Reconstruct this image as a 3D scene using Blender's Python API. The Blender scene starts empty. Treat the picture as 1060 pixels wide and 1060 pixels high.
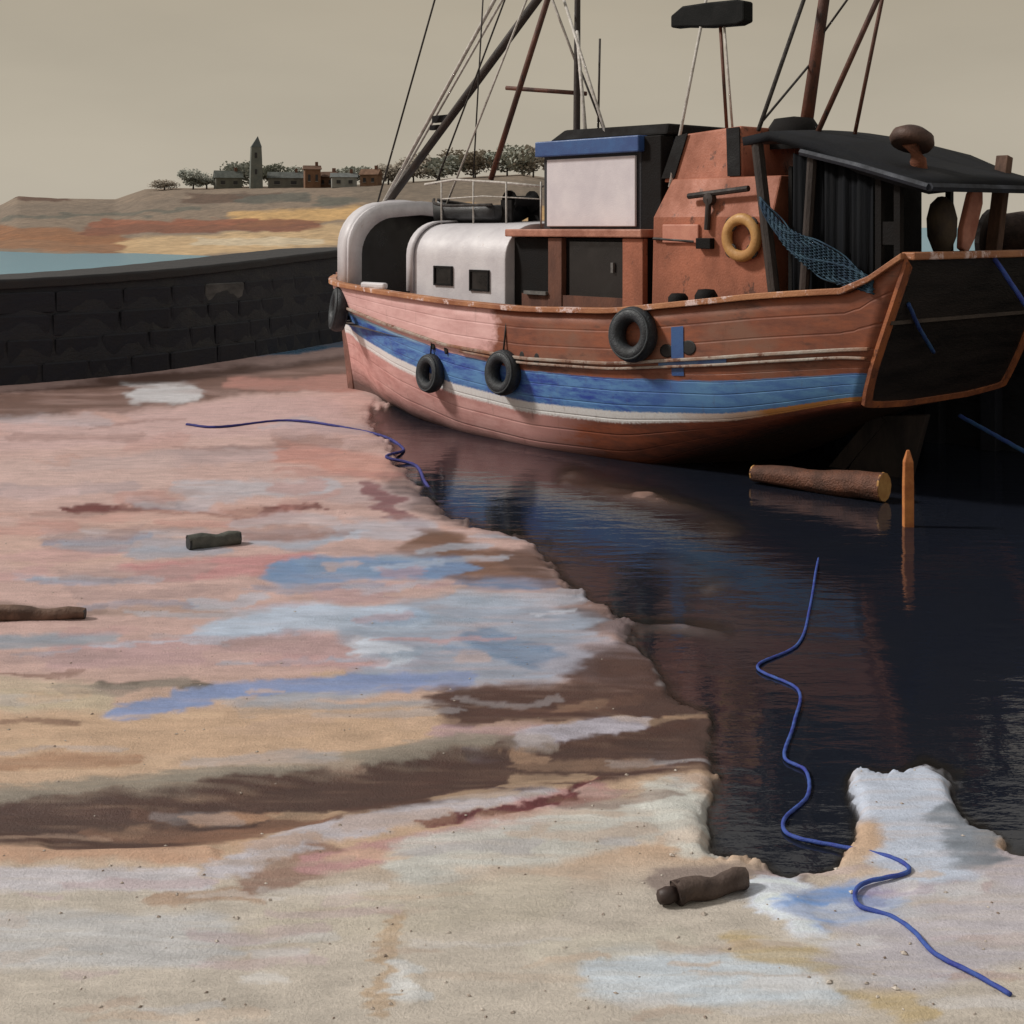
import bpy, bmesh, math, random
import numpy as np
from mathutils import Vector, Matrix
random.seed(5); rng = np.random.default_rng(7)
sc = bpy.context.scene
C = sc.collection

# ------------------------------------------------------------------ camera, sky, sun, exposure
F, H, HY = 1400.0, 3.6, 235.0            # focal length in photo pixels, eye height, horizon row
cam = bpy.data.cameras.new('camera'); co = bpy.data.objects.new('camera', cam); C.objects.link(co)
co.location = (0, 0, H); co.rotation_euler = (math.radians(90), 0, 0)
cam.sensor_width = 36.0; cam.lens = F/1060*36.0; cam.shift_y = -(530-HY)/1060
cam.clip_start = 0.1; cam.clip_end = 12000
sc.camera = co

SUN_EL, SUN_AZ = math.radians(40), math.radians(-84)     # azimuth from +Y (view direction), negative = left
world = bpy.data.worlds.new('World'); sc.world = world; world.use_nodes = True
nt = world.node_tree; nt.nodes.clear()
out = nt.nodes.new('ShaderNodeOutputWorld'); bg = nt.nodes.new('ShaderNodeBackground'); bg.inputs[1].default_value = 0.1
sky = nt.nodes.new('ShaderNodeTexSky'); sky.sky_type = 'NISHITA'; sky.sun_disc = False
sky.sun_elevation = SUN_EL; sky.sun_rotation = SUN_AZ; sky.dust_density = 4.0
tc = nt.nodes.new('ShaderNodeTexCoord')
sep = nt.nodes.new('ShaderNodeSeparateXYZ'); nt.links.new(tc.outputs['Generated'], sep.inputs[0])
ramp = nt.nodes.new('ShaderNodeValToRGB')
ramp.color_ramp.elements[0].position = 0.0; ramp.color_ramp.elements[0].color = (0.93, 0.84, 0.69, 1)
ramp.color_ramp.elements[1].position = 0.55; ramp.color_ramp.elements[1].color = (0.76, 0.73, 0.68, 1)
e = ramp.color_ramp.elements.new(0.16); e.color = (0.82, 0.71, 0.535, 1)
nt.links.new(sep.outputs[2], ramp.inputs[0])
nz = nt.nodes.new('ShaderNodeTexNoise'); nz.inputs['Scale'].default_value = 3.0; nz.inputs['Detail'].default_value = 6
mp = nt.nodes.new('ShaderNodeMapping'); mp.inputs['Scale'].default_value = (1, 1, 3.5)
nt.links.new(tc.outputs['Generated'], mp.inputs[0]); nt.links.new(mp.outputs[0], nz.inputs['Vector'])
mr = nt.nodes.new('ShaderNodeMapRange'); mr.inputs[1].default_value = 0.3; mr.inputs[2].default_value = 0.7
mr.inputs[3].default_value = 5.0; mr.inputs[4].default_value = 5.7
nt.links.new(nz.outputs[0], mr.inputs[0])
mul = nt.nodes.new('ShaderNodeVectorMath'); mul.operation = 'SCALE'
nt.links.new(ramp.outputs[0], mul.inputs[0]); nt.links.new(mr.outputs[0], mul.inputs['Scale'])
mx = nt.nodes.new('ShaderNodeMix'); mx.data_type = 'RGBA'; mx.inputs[0].default_value = 0.93
nt.links.new(sky.outputs[0], mx.inputs[6]); nt.links.new(mul.outputs[0], mx.inputs[7])
nt.links.new(mx.outputs[2], bg.inputs[0]); nt.links.new(bg.outputs[0], out.inputs[0])

sl = bpy.data.lights.new('sun', 'SUN'); sl.energy = 2.9; sl.angle = math.radians(8); sl.color = (1.0, 0.955, 0.895)
so = bpy.data.objects.new('sun', sl); C.objects.link(so)
sd = Vector((math.sin(SUN_AZ)*math.cos(SUN_EL), math.cos(SUN_AZ)*math.cos(SUN_EL), math.sin(SUN_EL)))
so.rotation_euler = sd.to_track_quat('Z', 'Y').to_euler()
sc.view_settings.view_transform = 'Standard'; sc.view_settings.look = 'None'
sc.view_settings.exposure = 0.0; sc.view_settings.gamma = 1.0
sc.render.engine = 'CYCLES'; sc.cycles.use_denoising = True
sc.cycles.max_bounces = 6; sc.cycles.caustics_reflective = False; sc.cycles.caustics_refractive = False

# ------------------------------------------------------------------ helpers
def lin(c):
    c = [v/255.0 for v in c[:3]]
    return tuple(v/12.92 if v <= .04045 else ((v+.055)/1.055)**2.4 for v in c)
def L4(c, k=1.0): return tuple(min(.85, v*k) for v in lin(c)) + (1,)
MATS = {}
def mat(name, c1, c2=None, scale=3.0, rough=.6, bump=.15, stretch=(1, 1, 1), c3=None, k=.9, lo=.38, hi=.62, metal=0.0, c3lo=.6, fine=40, spec=.5):
    if name in MATS: return MATS[name]
    m = bpy.data.materials.new(name); m.use_nodes = True; n = m.node_tree.nodes; l = m.node_tree.links
    b = n['Principled BSDF']; b.inputs['Roughness'].default_value = rough; b.inputs['Metallic'].default_value = metal; b.inputs['Specular IOR Level'].default_value = spec
    t = n.new('ShaderNodeTexCoord'); mpp = n.new('ShaderNodeMapping'); mpp.inputs['Scale'].default_value = stretch
    l.new(t.outputs['Object'], mpp.inputs[0])
    a = n.new('ShaderNodeTexNoise'); a.inputs['Scale'].default_value = scale; a.inputs['Detail'].default_value = 8; a.inputs['Roughness'].default_value = .65
    l.new(mpp.outputs[0], a.inputs['Vector'])
    r = n.new('ShaderNodeValToRGB'); r.color_ramp.elements[0].position = lo; r.color_ramp.elements[1].position = hi
    r.color_ramp.elements[0].color = L4(c1, k); r.color_ramp.elements[1].color = L4(c2 or c1, k)
    l.new(a.outputs[0], r.inputs[0]); col = r.outputs[0]
    f = n.new('ShaderNodeTexNoise'); f.inputs['Scale'].default_value = fine; f.inputs['Detail'].default_value = 6
    l.new(mpp.outputs[0], f.inputs['Vector'])
    if c3:
        a2 = n.new('ShaderNodeTexNoise'); a2.inputs['Scale'].default_value = scale*2.3; a2.inputs['Detail'].default_value = 9; a2.inputs['Roughness'].default_value = .75
        l.new(mpp.outputs[0], a2.inputs['Vector'])
        r2 = n.new('ShaderNodeMapRange'); r2.inputs[1].default_value = c3lo; r2.inputs[2].default_value = c3lo+.06
        l.new(a2.outputs[0], r2.inputs[0])
        mm = n.new('ShaderNodeMix'); mm.data_type = 'RGBA'; mm.inputs[7].default_value = L4(c3, k)
        l.new(r2.outputs[0], mm.inputs[0]); l.new(col, mm.inputs[6]); col = mm.outputs[2]
    l.new(col, b.inputs['Base Color'])
    rr = n.new('ShaderNodeMapRange'); rr.inputs[1].default_value = .3; rr.inputs[2].default_value = .7
    rr.inputs[3].default_value = max(.05, rough-.15); rr.inputs[4].default_value = min(1, rough+.15)
    l.new(a.outputs[0], rr.inputs[0]); l.new(rr.outputs[0], b.inputs['Roughness'])
    bp = n.new('ShaderNodeBump'); bp.inputs['Strength'].default_value = bump; bp.inputs['Distance'].default_value = .02
    l.new(f.outputs[0], bp.inputs['Height']); l.new(bp.outputs[0], b.inputs['Normal'])
    MATS[name] = m; return m

class MB:
    def __init__(s): s.v = []; s.f = []
    def add(s, vs, fs):
        o = len(s.v); s.v += [tuple(p) for p in vs]; s.f += [tuple(i+o for i in q) for q in fs]; return s
    def box(s, c, d, rot=None):
        hx, hy, hz = d[0]/2, d[1]/2, d[2]/2
        vs = [Vector((x, y, z)) for x in (-hx, hx) for y in (-hy, hy) for z in (-hz, hz)]
        if rot is not None: vs = [rot @ q for q in vs]
        vs = [q+Vector(c) for q in vs]
        return s.add(vs, [(0,1,3,2), (4,6,7,5), (0,4,5,1), (2,3,7,6), (0,2,6,4), (1,5,7,3)])
    def bar(s, p, q, w, t):                       # rectangular bar from p to q
        p, q = Vector(p), Vector(q); d = q-p; R = d.to_track_quat('X', 'Z').to_matrix()
        return s.box((p+q)/2, (d.length, w, t), R)
    def tube(s, pts, rad, n=8, cap=True):
        pts = [Vector(p) for p in pts]; m = len(pts)
        rad = [rad]*m if not hasattr(rad, '__len__') else list(rad)
        ref = Vector((0, 0, 1)); o = len(s.v); vs = []
        for i, p in enumerate(pts):
            d = (pts[min(i+1, m-1)]-pts[max(i-1, 0)]).normalized()
            u = d.cross(ref if abs(d.z) < .95 else Vector((1, 0, 0))).normalized(); w = d.cross(u)
            for k in range(n):
                a = 2*math.pi*k/n; vs.append(p+(u*math.cos(a)+w*math.sin(a))*rad[i])
        fs = [(i*n+k, i*n+(k+1) % n, (i+1)*n+(k+1) % n, (i+1)*n+k) for i in range(m-1) for k in range(n)]
        if cap: fs += [tuple(range(n-1, -1, -1)), tuple(range((m-1)*n, m*n))]
        return s.add(vs, fs)
    def lathe(s, prof, n=24, M=None):             # profile of (radius, z)
        vs = []; m = len(prof)
        for r, z in prof:
            for k in range(n):
                a = 2*math.pi*k/n; q = Vector((r*math.cos(a), r*math.sin(a), z)); vs.append(M @ q if M else q)
        fs = [(i*n+k, i*n+(k+1) % n, (i+1)*n+(k+1) % n, (i+1)*n+k) for i in range(m-1) for k in range(n)]
        return s.add(vs, fs)
    def torus(s, R, r, n=28, m=12, M=None, squash=1.0):
        vs = []
        for i in range(n):
            a = 2*math.pi*i/n
            for k in range(m):
                b = 2*math.pi*k/m; q = Vector(((R+r*math.cos(b))*math.cos(a), (R+r*math.cos(b))*math.sin(a), r*squash*math.sin(b)))
                vs.append(M @ q if M else q)
        return s.add(vs, [(i*m+k, ((i+1) % n)*m+k, ((i+1) % n)*m+(k+1) % m, i*m+(k+1) % m) for i in range(n) for k in range(m)])
    def loft(s, sections, closed=False, cap=False):
        n = len(sections[0]); m = len(sections); vs = [q for sec in sections for q in sec]
        K = n if closed else n-1
        fs = [(i*n+k, i*n+(k+1) % n, (i+1)*n+(k+1) % n, (i+1)*n+k) for i in range(m-1) for k in range(K)]
        if cap: fs += [tuple(range(n-1, -1, -1)), tuple(range((m-1)*n, m*n))]
        return s.add(vs, fs)
    def build(s, name, material, parent=None, smooth=False, bevel=0.0, loc=None, solid=0.0):
        me = bpy.data.meshes.new(name); me.from_pydata(s.v, [], s.f); me.validate()
        bm = bmesh.new(); bm.from_mesh(me); bmesh.ops.recalc_face_normals(bm, faces=bm.faces); bm.to_mesh(me); bm.free()
        o = bpy.data.objects.new(name, me); C.objects.link(o); me.materials.append(material)
        if smooth:
            for p in me.polygons: p.use_smooth = True
        if bevel:
            bv = o.modifiers.new('bevel', 'BEVEL'); bv.width = bevel; bv.segments = 2; bv.limit_method = 'ANGLE'
        if solid:
            sm = o.modifiers.new('solid', 'SOLIDIFY'); sm.thickness = solid; sm.offset = 0
        if parent: o.parent = parent
        if loc is not None: o.location = loc
        return o
def tag(o, label, cat=None, group=None, kind=None):
    if label: o['label'] = label
    if cat: o['category'] = cat
    if group: o['group'] = group
    if kind: o['kind'] = kind
    return o
def empty(name, loc, rz=0, label=None, cat=None, group=None):
    o = bpy.data.objects.new(name, None); C.objects.link(o); o.location = loc; o.rotation_euler = (0, 0, rz)
    o.empty_display_size = .3
    return tag(o, label, cat, group)

# value noise
_lat = rng.random((256, 256))
def vnoise(x, y):
    xi = np.floor(x).astype(int); yi = np.floor(y).astype(int); fx = x-xi; fy = y-yi
    fx = fx*fx*(3-2*fx); fy = fy*fy*(3-2*fy)
    g = lambda i, j: _lat[i % 256, j % 256]
    return (g(xi, yi)*(1-fx)+g(xi+1, yi)*fx)*(1-fy)+(g(xi, yi+1)*(1-fx)+g(xi+1, yi+1)*fx)*fy
def fbm(x, y, o=4, p=.5):
    s = 0; a = 1; t = 0
    for i in range(o): s = s+a*vnoise(x*2**i+17*i, y*2**i+31*i); t += a; a *= p
    return s/t*2-1                                # about -1..1
def smooth01(t): t = np.clip(t, 0, 1); return t*t*(3-2*t)

# boat frame
TH = math.radians(131.4); A2 = np.array([math.cos(TH), math.sin(TH)]); P2 = np.array([-A2[1], A2[0]]); B0 = np.array([6.0, 19.02])
def boat_world(x, y, z):
    w = B0+A2*x+P2*y; return Vector((w[0], w[1], z))
def OP(px, py, y):                                # photo direction met with the boat's fore-and-aft plane at y metres to port
    D = np.array([(px-530)/F, 1.0]); s = (y+B0@P2)/(D@P2); w = D*s
    return float((w-B0)@A2), float(H-(py-HY)/F*s)
def OX(px, py, x):                                # the same met with the athwartships plane at x
    D = np.array([(px-530)/F, 1.0]); s = (x+B0@A2)/(D@A2); w = D*s
    return float((w-B0)@P2), float(H-(py-HY)/F*s)
def GP(px, py, z=0.0):
    d = F*(H-z)/(py-HY); return ((px-530)/F*d, d)

# ------------------------------------------------------------------ mud flat (streaks of mud colour; blue-grey ones paint in the sky's reflection)
def polydist(px, py, pts, ax):
    best = np.full(px.shape, 1e9); X = px*ax
    pts = [(p[0]*ax, p[1]) for p in pts]
    if len(pts) == 1: return np.hypot(X-pts[0][0], py-pts[0][1])
    for (x0, y0), (x1, y1) in zip(pts[:-1], pts[1:]):
        dx, dy = x1-x0, y1-y0; t = np.clip(((X-x0)*dx+(py-y0)*dy)/(dx*dx+dy*dy+1e-9), 0, 1)
        best = np.minimum(best, np.hypot(X-x0-t*dx, py-y0-t*dy))
    return best
def inpoly(px, py, poly):
    c = np.zeros(px.shape, bool); n = len(poly)
    for i in range(n):
        x0, y0 = poly[i]; x1, y1 = poly[(i+1) % n]
        m = ((y0 > py) != (y1 > py)) & (px < (x1-x0)*(py-y0)/(y1-y0+1e-9)+x0); c ^= m
    return c
# (points, width, colour, strength, wetness, height in metres)
ST = [
 ([(-60,428),(120,412),(380,385)], 34, (104,70,54), .95, .3, -.02),
 ([(-40,455),(200,440),(330,432)], 36, (208,170,158), .8, .2, .01),
 ([(250,400),(380,398)], 16, (188,130,112), .8, .3, 0),
 ([(140,411),(200,409)], 18, (208,200,192), .95, .1, .03),
 ([(60,488),(330,468)], 16, (172,148,142), .7, .5, 0),
 ([(300,470),(400,490)], 26, (205,135,112), .7, .2, 0),
 ([(0,500),(160,495)], 40, (214,180,164), .6, .2, .01),
 ([(330,515),(440,520)], 22, (186,160,152), .8, .3, 0),
 ([(200,512),(330,508)], 18, (188,180,178), .8, .5, 0),
 ([(80,530),(190,531),(240,537),(340,532)], 5, (112,48,40), .95, .3, -.015),
 ([(188,528),(222,533)], 9, (104,46,40), .9, .3, -.01),
 ([(385,512),(432,545)], 15, (128,78,78), .9, .4, 0),
 ([(20,570),(200,560)], 50, (212,172,150), .7, .15, .01),
 ([(240,562),(340,560)], 18, (160,140,136), .6, .4, 0),
 ([(140,598),(320,588)], 20, (198,134,128), .85, .2, .01),
 ([(360,555),(440,548)], 20, (188,180,180), .8, .5, 0),
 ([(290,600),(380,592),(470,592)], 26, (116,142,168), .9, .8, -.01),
 ([(330,620),(460,615)], 16, (186,150,146), .7, .3, 0),
 ([(0,640),(90,638)], 12, (150,120,104), .8, .3, 0),
 ([(-20,670),(120,668)], 18, (140,152,158), .8, .7, -.01),
 ([(100,640),(230,636)], 10, (170,140,122), .7, .3, 0),
 ([(225,660),(330,645),(420,648)], 34, (182,190,198), .9, .7, 0),
 ([(70,690),(300,675),(420,690)], 30, (192,154,148), .8, .25, .01),
 ([(250,735),(400,712)], 22, (160,166,172), .8, .6, 0),
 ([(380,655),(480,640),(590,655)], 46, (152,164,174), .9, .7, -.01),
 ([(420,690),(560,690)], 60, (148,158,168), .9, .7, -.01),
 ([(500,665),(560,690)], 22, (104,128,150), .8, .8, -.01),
 ([(600,690),(680,690)], 44, (162,156,160), .85, .5, 0),
 ([(385,680),(398,684)], 26, (200,202,204), .95, .5, .01),
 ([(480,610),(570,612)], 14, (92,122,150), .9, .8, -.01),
 ([(440,566),(480,590),(545,590)], 34, (112,74,50), .95, .4, .01),
 ([(105,715),(210,718)], 9, (92,84,68), .9, .4, .01),
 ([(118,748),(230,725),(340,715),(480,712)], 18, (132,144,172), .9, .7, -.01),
 ([(260,745),(470,738)], 16, (150,156,160), .8, .5, 0),
 ([(-40,725),(90,730)], 34, (206,186,152), .8, .15, .01),
 ([(-40,770),(220,765),(450,760)], 46, (210,172,136), .85, .12, .015),
 ([(-40,800),(140,795)], 14, (178,132,98), .8, .2, 0),
 ([(470,770),(560,765)], 20, (186,150,152), .8, .4, 0),
 ([(490,790),(520,795)], 12, (80,118,160), .9, .8, -.01),
 ([(-40,845),(200,820),(440,788),(520,780)], 18, (150,136,116), .92, .3, .02),
 ([(480,742),(600,735),(740,740)], 28, (88,56,42), .95, .4, -.02),
 ([(560,770),(650,752)], 16, (186,176,180), .9, .5, .01),
 ([(640,700),(700,720)], 30, (96,62,48), .9, .4, -.01),
 ([(-40,858),(150,862),(330,828),(480,810),(640,790),(745,765)], 34, (92,56,40), .97, .45, -.04),
 ([(60,885),(240,872),(330,850)], 24, (124,84,60), .85, .4, -.02),
 ([(190,850),(300,848)], 8, (200,150,112), .7, .2, 0),
 ([(-40,895),(220,895)], 16, (212,166,132), .95, .15, .02),
 ([(-40,922),(200,920)], 24, (214,204,200), .9, .25, .01),
 ([(-40,985),(200,985)], 60, (204,200,194), .7, .25, 0),
 ([(238,910),(330,872),(450,846),(560,826)], 24, (196,186,184), .92, .4, .01),
 ([(640,800),(730,780)], 22, (160,134,130), .8, .4, 0),
 ([(160,940),(260,938)], 14, (176,140,110), .8, .3, 0),
 ([(270,925),(340,895)], 26, (150,112,92), .85, .3, 0),
 ([(330,905),(470,878),(620,828)], 26, (192,140,134), .85, .3, 0),
 ([(440,862),(540,848),(590,835),(612,812)], 6, (112,50,50), .95, .3, -.01),
 ([(440,900),(600,870),(715,850)], 52, (214,208,192), .9, .2, .02),
 ([(690,830),(728,880)], 34, (222,216,198), .9, .2, .02),
 ([(300,970),(560,940)], 50, (210,194,168), .7, .15, .01),
 ([(415,960),(395,1060)], 14, (200,168,132), .8, .2, 0),
 ([(418,1018),(424,1045)], 18, (222,216,204), .9, .2, .01),
 ([(640,1020),(850,1030)], 60, (206,212,212), .85, .35, .01),
 ([(560,1000),(700,985)], 30, (214,200,176), .8, .2, .01),
 ([(770,990),(850,1010),(940,1060)], 30, (206,178,128), .85, .2, .01),
 ([(920,1000),(1080,960)], 90, (192,182,182), .8, .4, 0),
 ([(1000,900),(1080,910)], 40, (186,176,178), .8, .4, .01),
 ([(700,925),(810,918)], 34, (140,120,108), .85, .4, 0),
 ([(800,930),(830,965)], 34, (226,228,230), .95, .4, .02),
 ([(850,950),(915,938)], 44, (104,148,200), .9, .8, -.01),
 ([(895,945),(925,930)], 16, (58,86,166), .8, .8, -.01),
 ([(915,825),(950,805),(962,850),(955,905)], 66, (200,204,210), .98, .35, .0),
 ([(1000,850),(1010,890)], 40, (120,124,126), .9, .5, .0),
 ([(830,960),(1000,925)], 20, (190,190,194), .7, .5, 0),
 ([(600,492),(680,520),(750,548)], 40, (164,124,102), .95, .4, .052),
 ([(690,585),(735,600)], 44, (176,146,132), .95, .3, .036),
 ([(730,612),(785,592)], 26, (190,172,160), .95, .3, .032),
 ([(655,650),(745,658)], 36, (182,166,166), .95, .4, .052),
 ([(700,690),(735,690)], 8, (200,200,204), .9, .4, .045),
]
POOL = [(395,428),(402,455),(425,488),(455,520),(520,545),(560,560),(590,600),(640,640),(690,690),(738,735),
        (742,800),(738,880),(800,905),(850,896),(880,870),(886,846),(868,820),(890,796),(926,800),(950,784),(1000,800),(990,830),(1016,856),(1050,880),(1100,884),(1400,860),(1800,420),(1500,330),(700,330),(560,380)]
ST += [
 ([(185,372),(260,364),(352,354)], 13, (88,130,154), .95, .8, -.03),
 ([(560,585),(640,640),(700,690),(735,750)], 44, (92,66,54), .75, .5, -.01),
 ([(430,500),(520,545)], 40, (84,66,60), .8, .5, -.01),
 ([(560,640),(600,638)], 3, (214,214,216), .6, .3, 0),
 ([(-40,856),(150,860),(330,826),(480,806),(640,786),(745,765)], 62, (74,42,30), .98, .35, -.02),
 ([(480,740),(600,736),(735,742)], 44, (78,46,34), .98, .4, -.01),
 ([(640,705),(720,735),(735,775)], 60, (80,50,38), .95, .4, -.01),
 ([(540,772),(600,765),(655,752)], 15, (190,180,182), .9, .4, .005),
 ([(200,852),(290,846)], 9, (206,156,118), .8, .2, 0),
 ([(100,868),(250,872),(330,850)], 14, (140,98,72), .8, .3, 0),
 ([(-40,836),(200,812),(440,782),(500,776)], 15, (152,138,118), .92, .3, .01),
 ([(440,862),(540,848),(590,835),(612,812)], 6, (104,44,44), .95, .3, 0),
 ([(120,747),(230,726),(340,714),(440,712)], 15, (132,146,178), .9, .6, 0),
 ([(290,598),(380,592),(470,592)], 20, (112,140,170), .9, .6, 0),
 ([(230,655),(330,643),(420,645)], 24, (190,198,206), .9, .5, 0),
 ([(80,530),(190,531),(240,537),(340,532)], 6, (108,46,40), .95, .3, 0)]
_r = random.Random(21); EXTRA = []
_pal = [((430,560), [(216,180,168),(196,140,124),(172,150,146),(186,176,174),(150,110,96),(206,160,140)]), ((560,700), [(196,150,142),(150,162,172),(184,190,196),(206,170,150),(168,138,128),(120,142,164)]),
        ((700,900), [(214,178,140),(190,150,116),(160,142,124),(206,170,140),(120,82,62),(180,170,164)]), ((900,1070), [(216,206,194),(200,196,192),(206,178,150),(188,160,136),(222,216,206),(196,170,164)])]
for _i in range(230):
    (_a, _b), _c = _r.choice(_pal); _y = _r.uniform(_a, _b); _x = _r.uniform(-40, 1060 if _y > 890 else 700 if _y > 700 else 480); _l = _r.uniform(25, 150); _w = _r.uniform(3, 13)
    EXTRA.append(([(_x, _y), (_x+_l*.5, _y+_r.uniform(-4, 4)), (_x+_l, _y-_r.uniform(-3, 9))], _w, _r.choice(_c), _r.uniform(.3, .65), _r.uniform(.15, .6), 0))
def flat_fields(X, Y):
    """height, colour, wetness of the tidal flat at world points in front of the camera"""
    Yc = np.maximum(Y, 4.8); px = 530+F*X/Yc; py = HY+F*H/Yc
    wx = fbm(px/55, py/9, 4)*1.0; wy = fbm(px/60+50, py/14+9, 4)
    w2 = fbm(px/9, py/4+70, 3)
    qx = px+wx*26+w2*6; qy = py+wy*7+w2*1.6
    c0 = np.array(lin((206,168,152))); c1 = np.array(lin((208,172,138))); c2 = np.array(lin((208,192,170)))
    t1 = smooth01((qy-690)/70)[..., None]; t2 = smooth01((qy-880)/60)[..., None]
    col = (c0*(1-t1)+c1*t1)*(1-t2)+c2*t2
    brush = fbm(px/70+5, py/3.2, 3)
    wet = np.full(px.shape, .25); hz = .055+.012*fbm(X*.8, Y*.8, 4)+.007*fbm(X*3, Y*6, 4)
    lx = px+fbm(px/120, py/40, 2)*18; ly = py+fbm(px/140+50, py/60+9, 2)*6
    rowy = py[:, 0]; bank = np.zeros(px.shape)
    for pts, w, c, s, wt, dz in ST+EXTRA:
        y0 = min(p[1] for p in pts)-w-14; y1 = max(p[1] for p in pts)+w+14
        k = np.where((rowy > y0) & (rowy < y1))[0]
        if not len(k): continue
        k = slice(k[0], k[-1]+1)
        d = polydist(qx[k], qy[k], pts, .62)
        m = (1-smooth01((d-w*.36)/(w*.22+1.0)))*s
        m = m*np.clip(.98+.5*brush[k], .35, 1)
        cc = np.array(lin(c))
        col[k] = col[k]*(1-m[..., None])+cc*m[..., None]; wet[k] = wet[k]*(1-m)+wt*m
        if dz:
            d = polydist(lx[k], ly[k], pts, .62); bank[k] += dz*(1-smooth01((d-w*.05)/(w*.6)))
    hz = hz+bank
    # tone variation along the strand
    v = 1+.10*fbm(px/40, py/6+200, 5)+.05*fbm(X*7, Y*7, 3)
    col = col*v[..., None]
    # channel: terrain drops below the water
    ix = px+wx*22; iy = py+wy*9
    ins = inpoly(ix, iy, POOL)
    return hz, col, wet, ins, px, py, bank
def blur(a, n):
    a = a.astype(float)
    for _ in range(n):
        b = a.copy(); b[1:-1] = (a[:-2]+2*a[1:-1]+a[2:])/4; a = b.copy(); a[:, 1:-1] = (b[:, :-2]+2*b[:, 1:-1]+b[:, 2:])/4
    return a
def make_sheet(step_y, step_x):
    ys = np.arange(1090, 338, -step_y); d = F*H/(ys-HY)
    rows = np.concatenate([[-60, -20, 0, 3, 5], d, [52, 60, 80, 120, 200, 400, 800, 1600, 3500, 7000]])
    u = np.arange(-.46, .4601, step_x/F); u = np.concatenate([[-12, -4, -1.5, -.8, -.6], u, [.6, .8, 1.5, 4, 12]])
    W = np.maximum(rows, 6.0); X = u[None, :]*W[:, None]; Y = np.repeat(rows[:, None], len(u), 1)
    return X, Y
def sheet_mesh(name, X, Y, Z):
    n, m = X.shape; me = bpy.data.meshes.new(name)
    v = np.stack([X, Y, Z], -1).reshape(-1, 3).astype(np.float32)
    i = np.arange(n*m).reshape(n, m)
    f = np.stack([i[:-1, :-1], i[:-1, 1:], i[1:, 1:], i[1:, :-1]], -1).reshape(-1, 4)
    me.vertices.add(len(v)); me.vertices.foreach_set('co', v.ravel())
    me.loops.add(f.size); me.loops.foreach_set('vertex_index', f.ravel().astype(np.int32))
    me.polygons.add(len(f)); me.polygons.foreach_set('loop_start', np.arange(0, f.size, 4, dtype=np.int32))
    me.polygons.foreach_set('use_smooth', np.ones(len(f), bool)); me.update(calc_edges=True); me.validate()
    o = bpy.data.objects.new(name, me); C.objects.link(o); return o
def set_attr(o, name, arr, typ):
    at = o.data.attributes.new(name, typ, 'POINT')
    if typ == 'FLOAT_COLOR':
        a = np.concatenate([arr.reshape(-1, 3), np.ones((arr.size//3, 1))], 1).astype(np.float32); at.data.foreach_set('color', a.ravel())
    else: at.data.foreach_set('value', arr.astype(np.float32).ravel())
KG = np.array([.96, 1.03, 1.17])
def terrain(X, Y):
    hz, col, wet, ins, px, py, bank = flat_fields(X, Y)
    ch = blur(ins, max(4, int(26*(px.shape[1]/640)**2)))
    ch = np.clip(ch+3.4*fbm(X*3.6, Y*2.6, 5, .62)*ch*(1-ch), 0, 1)
    hz = np.maximum(hz, .014+.006*fbm(X*2, Y*2, 3))
    hz = hz*(1-ch)-ch*(.20+.05*fbm(X*1.3, Y*1.3, 3))+np.maximum(bank, 0)*(3.0+1.3*fbm(X*1.6, Y*1.2, 4))*ch
    far = smooth01((Y-46)/8)
    hz = hz*(1-far)-far*1.2
    return hz, col, wet, ch
X, Y = make_sheet(2.0, 1.9)
hz, col, wet, ch = terrain(X, Y)
dark = np.array(lin((70, 58, 50)))
wetmix = smooth01((.03-hz)/.05)[..., None]
col = col*(1-wetmix*.75)+dark*wetmix*.75; wet = np.maximum(wet, wetmix[..., 0]*.9)
TX, TY, TZ = X, Y, hz
mud = sheet_mesh('mud_flat', X, Y, hz); set_attr(mud, 'ground_tint', np.clip(col*KG, .004, .82), 'FLOAT_COLOR'); set_attr(mud, 'wet', wet, 'FLOAT')
tag(mud, 'pink, cream and brown streaked tidal mud and sand', None, kind='structure')
def zat(x, y):
    r = np.argmin(np.abs(TY[:, 0]-y)); c = np.argmin(np.abs(TX[r]-x)); return max(float(TZ[r, c]), 0.0)
m = bpy.data.materials.new('ground_tint'); m.use_nodes = True; n = m.node_tree.nodes; l = m.node_tree.links; b = n['Principled BSDF']
at = n.new('ShaderNodeAttribute'); at.attribute_name = 'ground_tint'; aw = n.new('ShaderNodeAttribute'); aw.attribute_name = 'wet'
tcn = n.new('ShaderNodeTexCoord')
n1 = n.new('ShaderNodeTexNoise'); n1.inputs['Scale'].default_value = 55; n1.inputs['Detail'].default_value = 8; n1.inputs['Roughness'].default_value = .7
n2 = n.new('ShaderNodeTexNoise'); n2.inputs['Scale'].default_value = 6; n2.inputs['Detail'].default_value = 9; n2.inputs['Roughness'].default_value = .7
mps = n.new('ShaderNodeMapping'); mps.inputs['Scale'].default_value = (.45, 1.2, 1)
l.new(tcn.outputs['Object'], n1.inputs['Vector']); l.new(tcn.outputs['Object'], mps.inputs[0]); l.new(mps.outputs[0], n2.inputs['Vector'])
mr1 = n.new('ShaderNodeMapRange'); mr1.inputs[1].default_value = .3; mr1.inputs[2].default_value = .7; mr1.inputs[3].default_value = .78; mr1.inputs[4].default_value = 1.14
l.new(n2.outputs[0], mr1.inputs[0])
mr2 = n.new('ShaderNodeMapRange'); mr2.inputs[1].default_value = .3; mr2.inputs[2].default_value = .7; mr2.inputs[3].default_value = .86; mr2.inputs[4].default_value = 1.12
l.new(n1.outputs[0], mr2.inputs[0])
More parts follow.
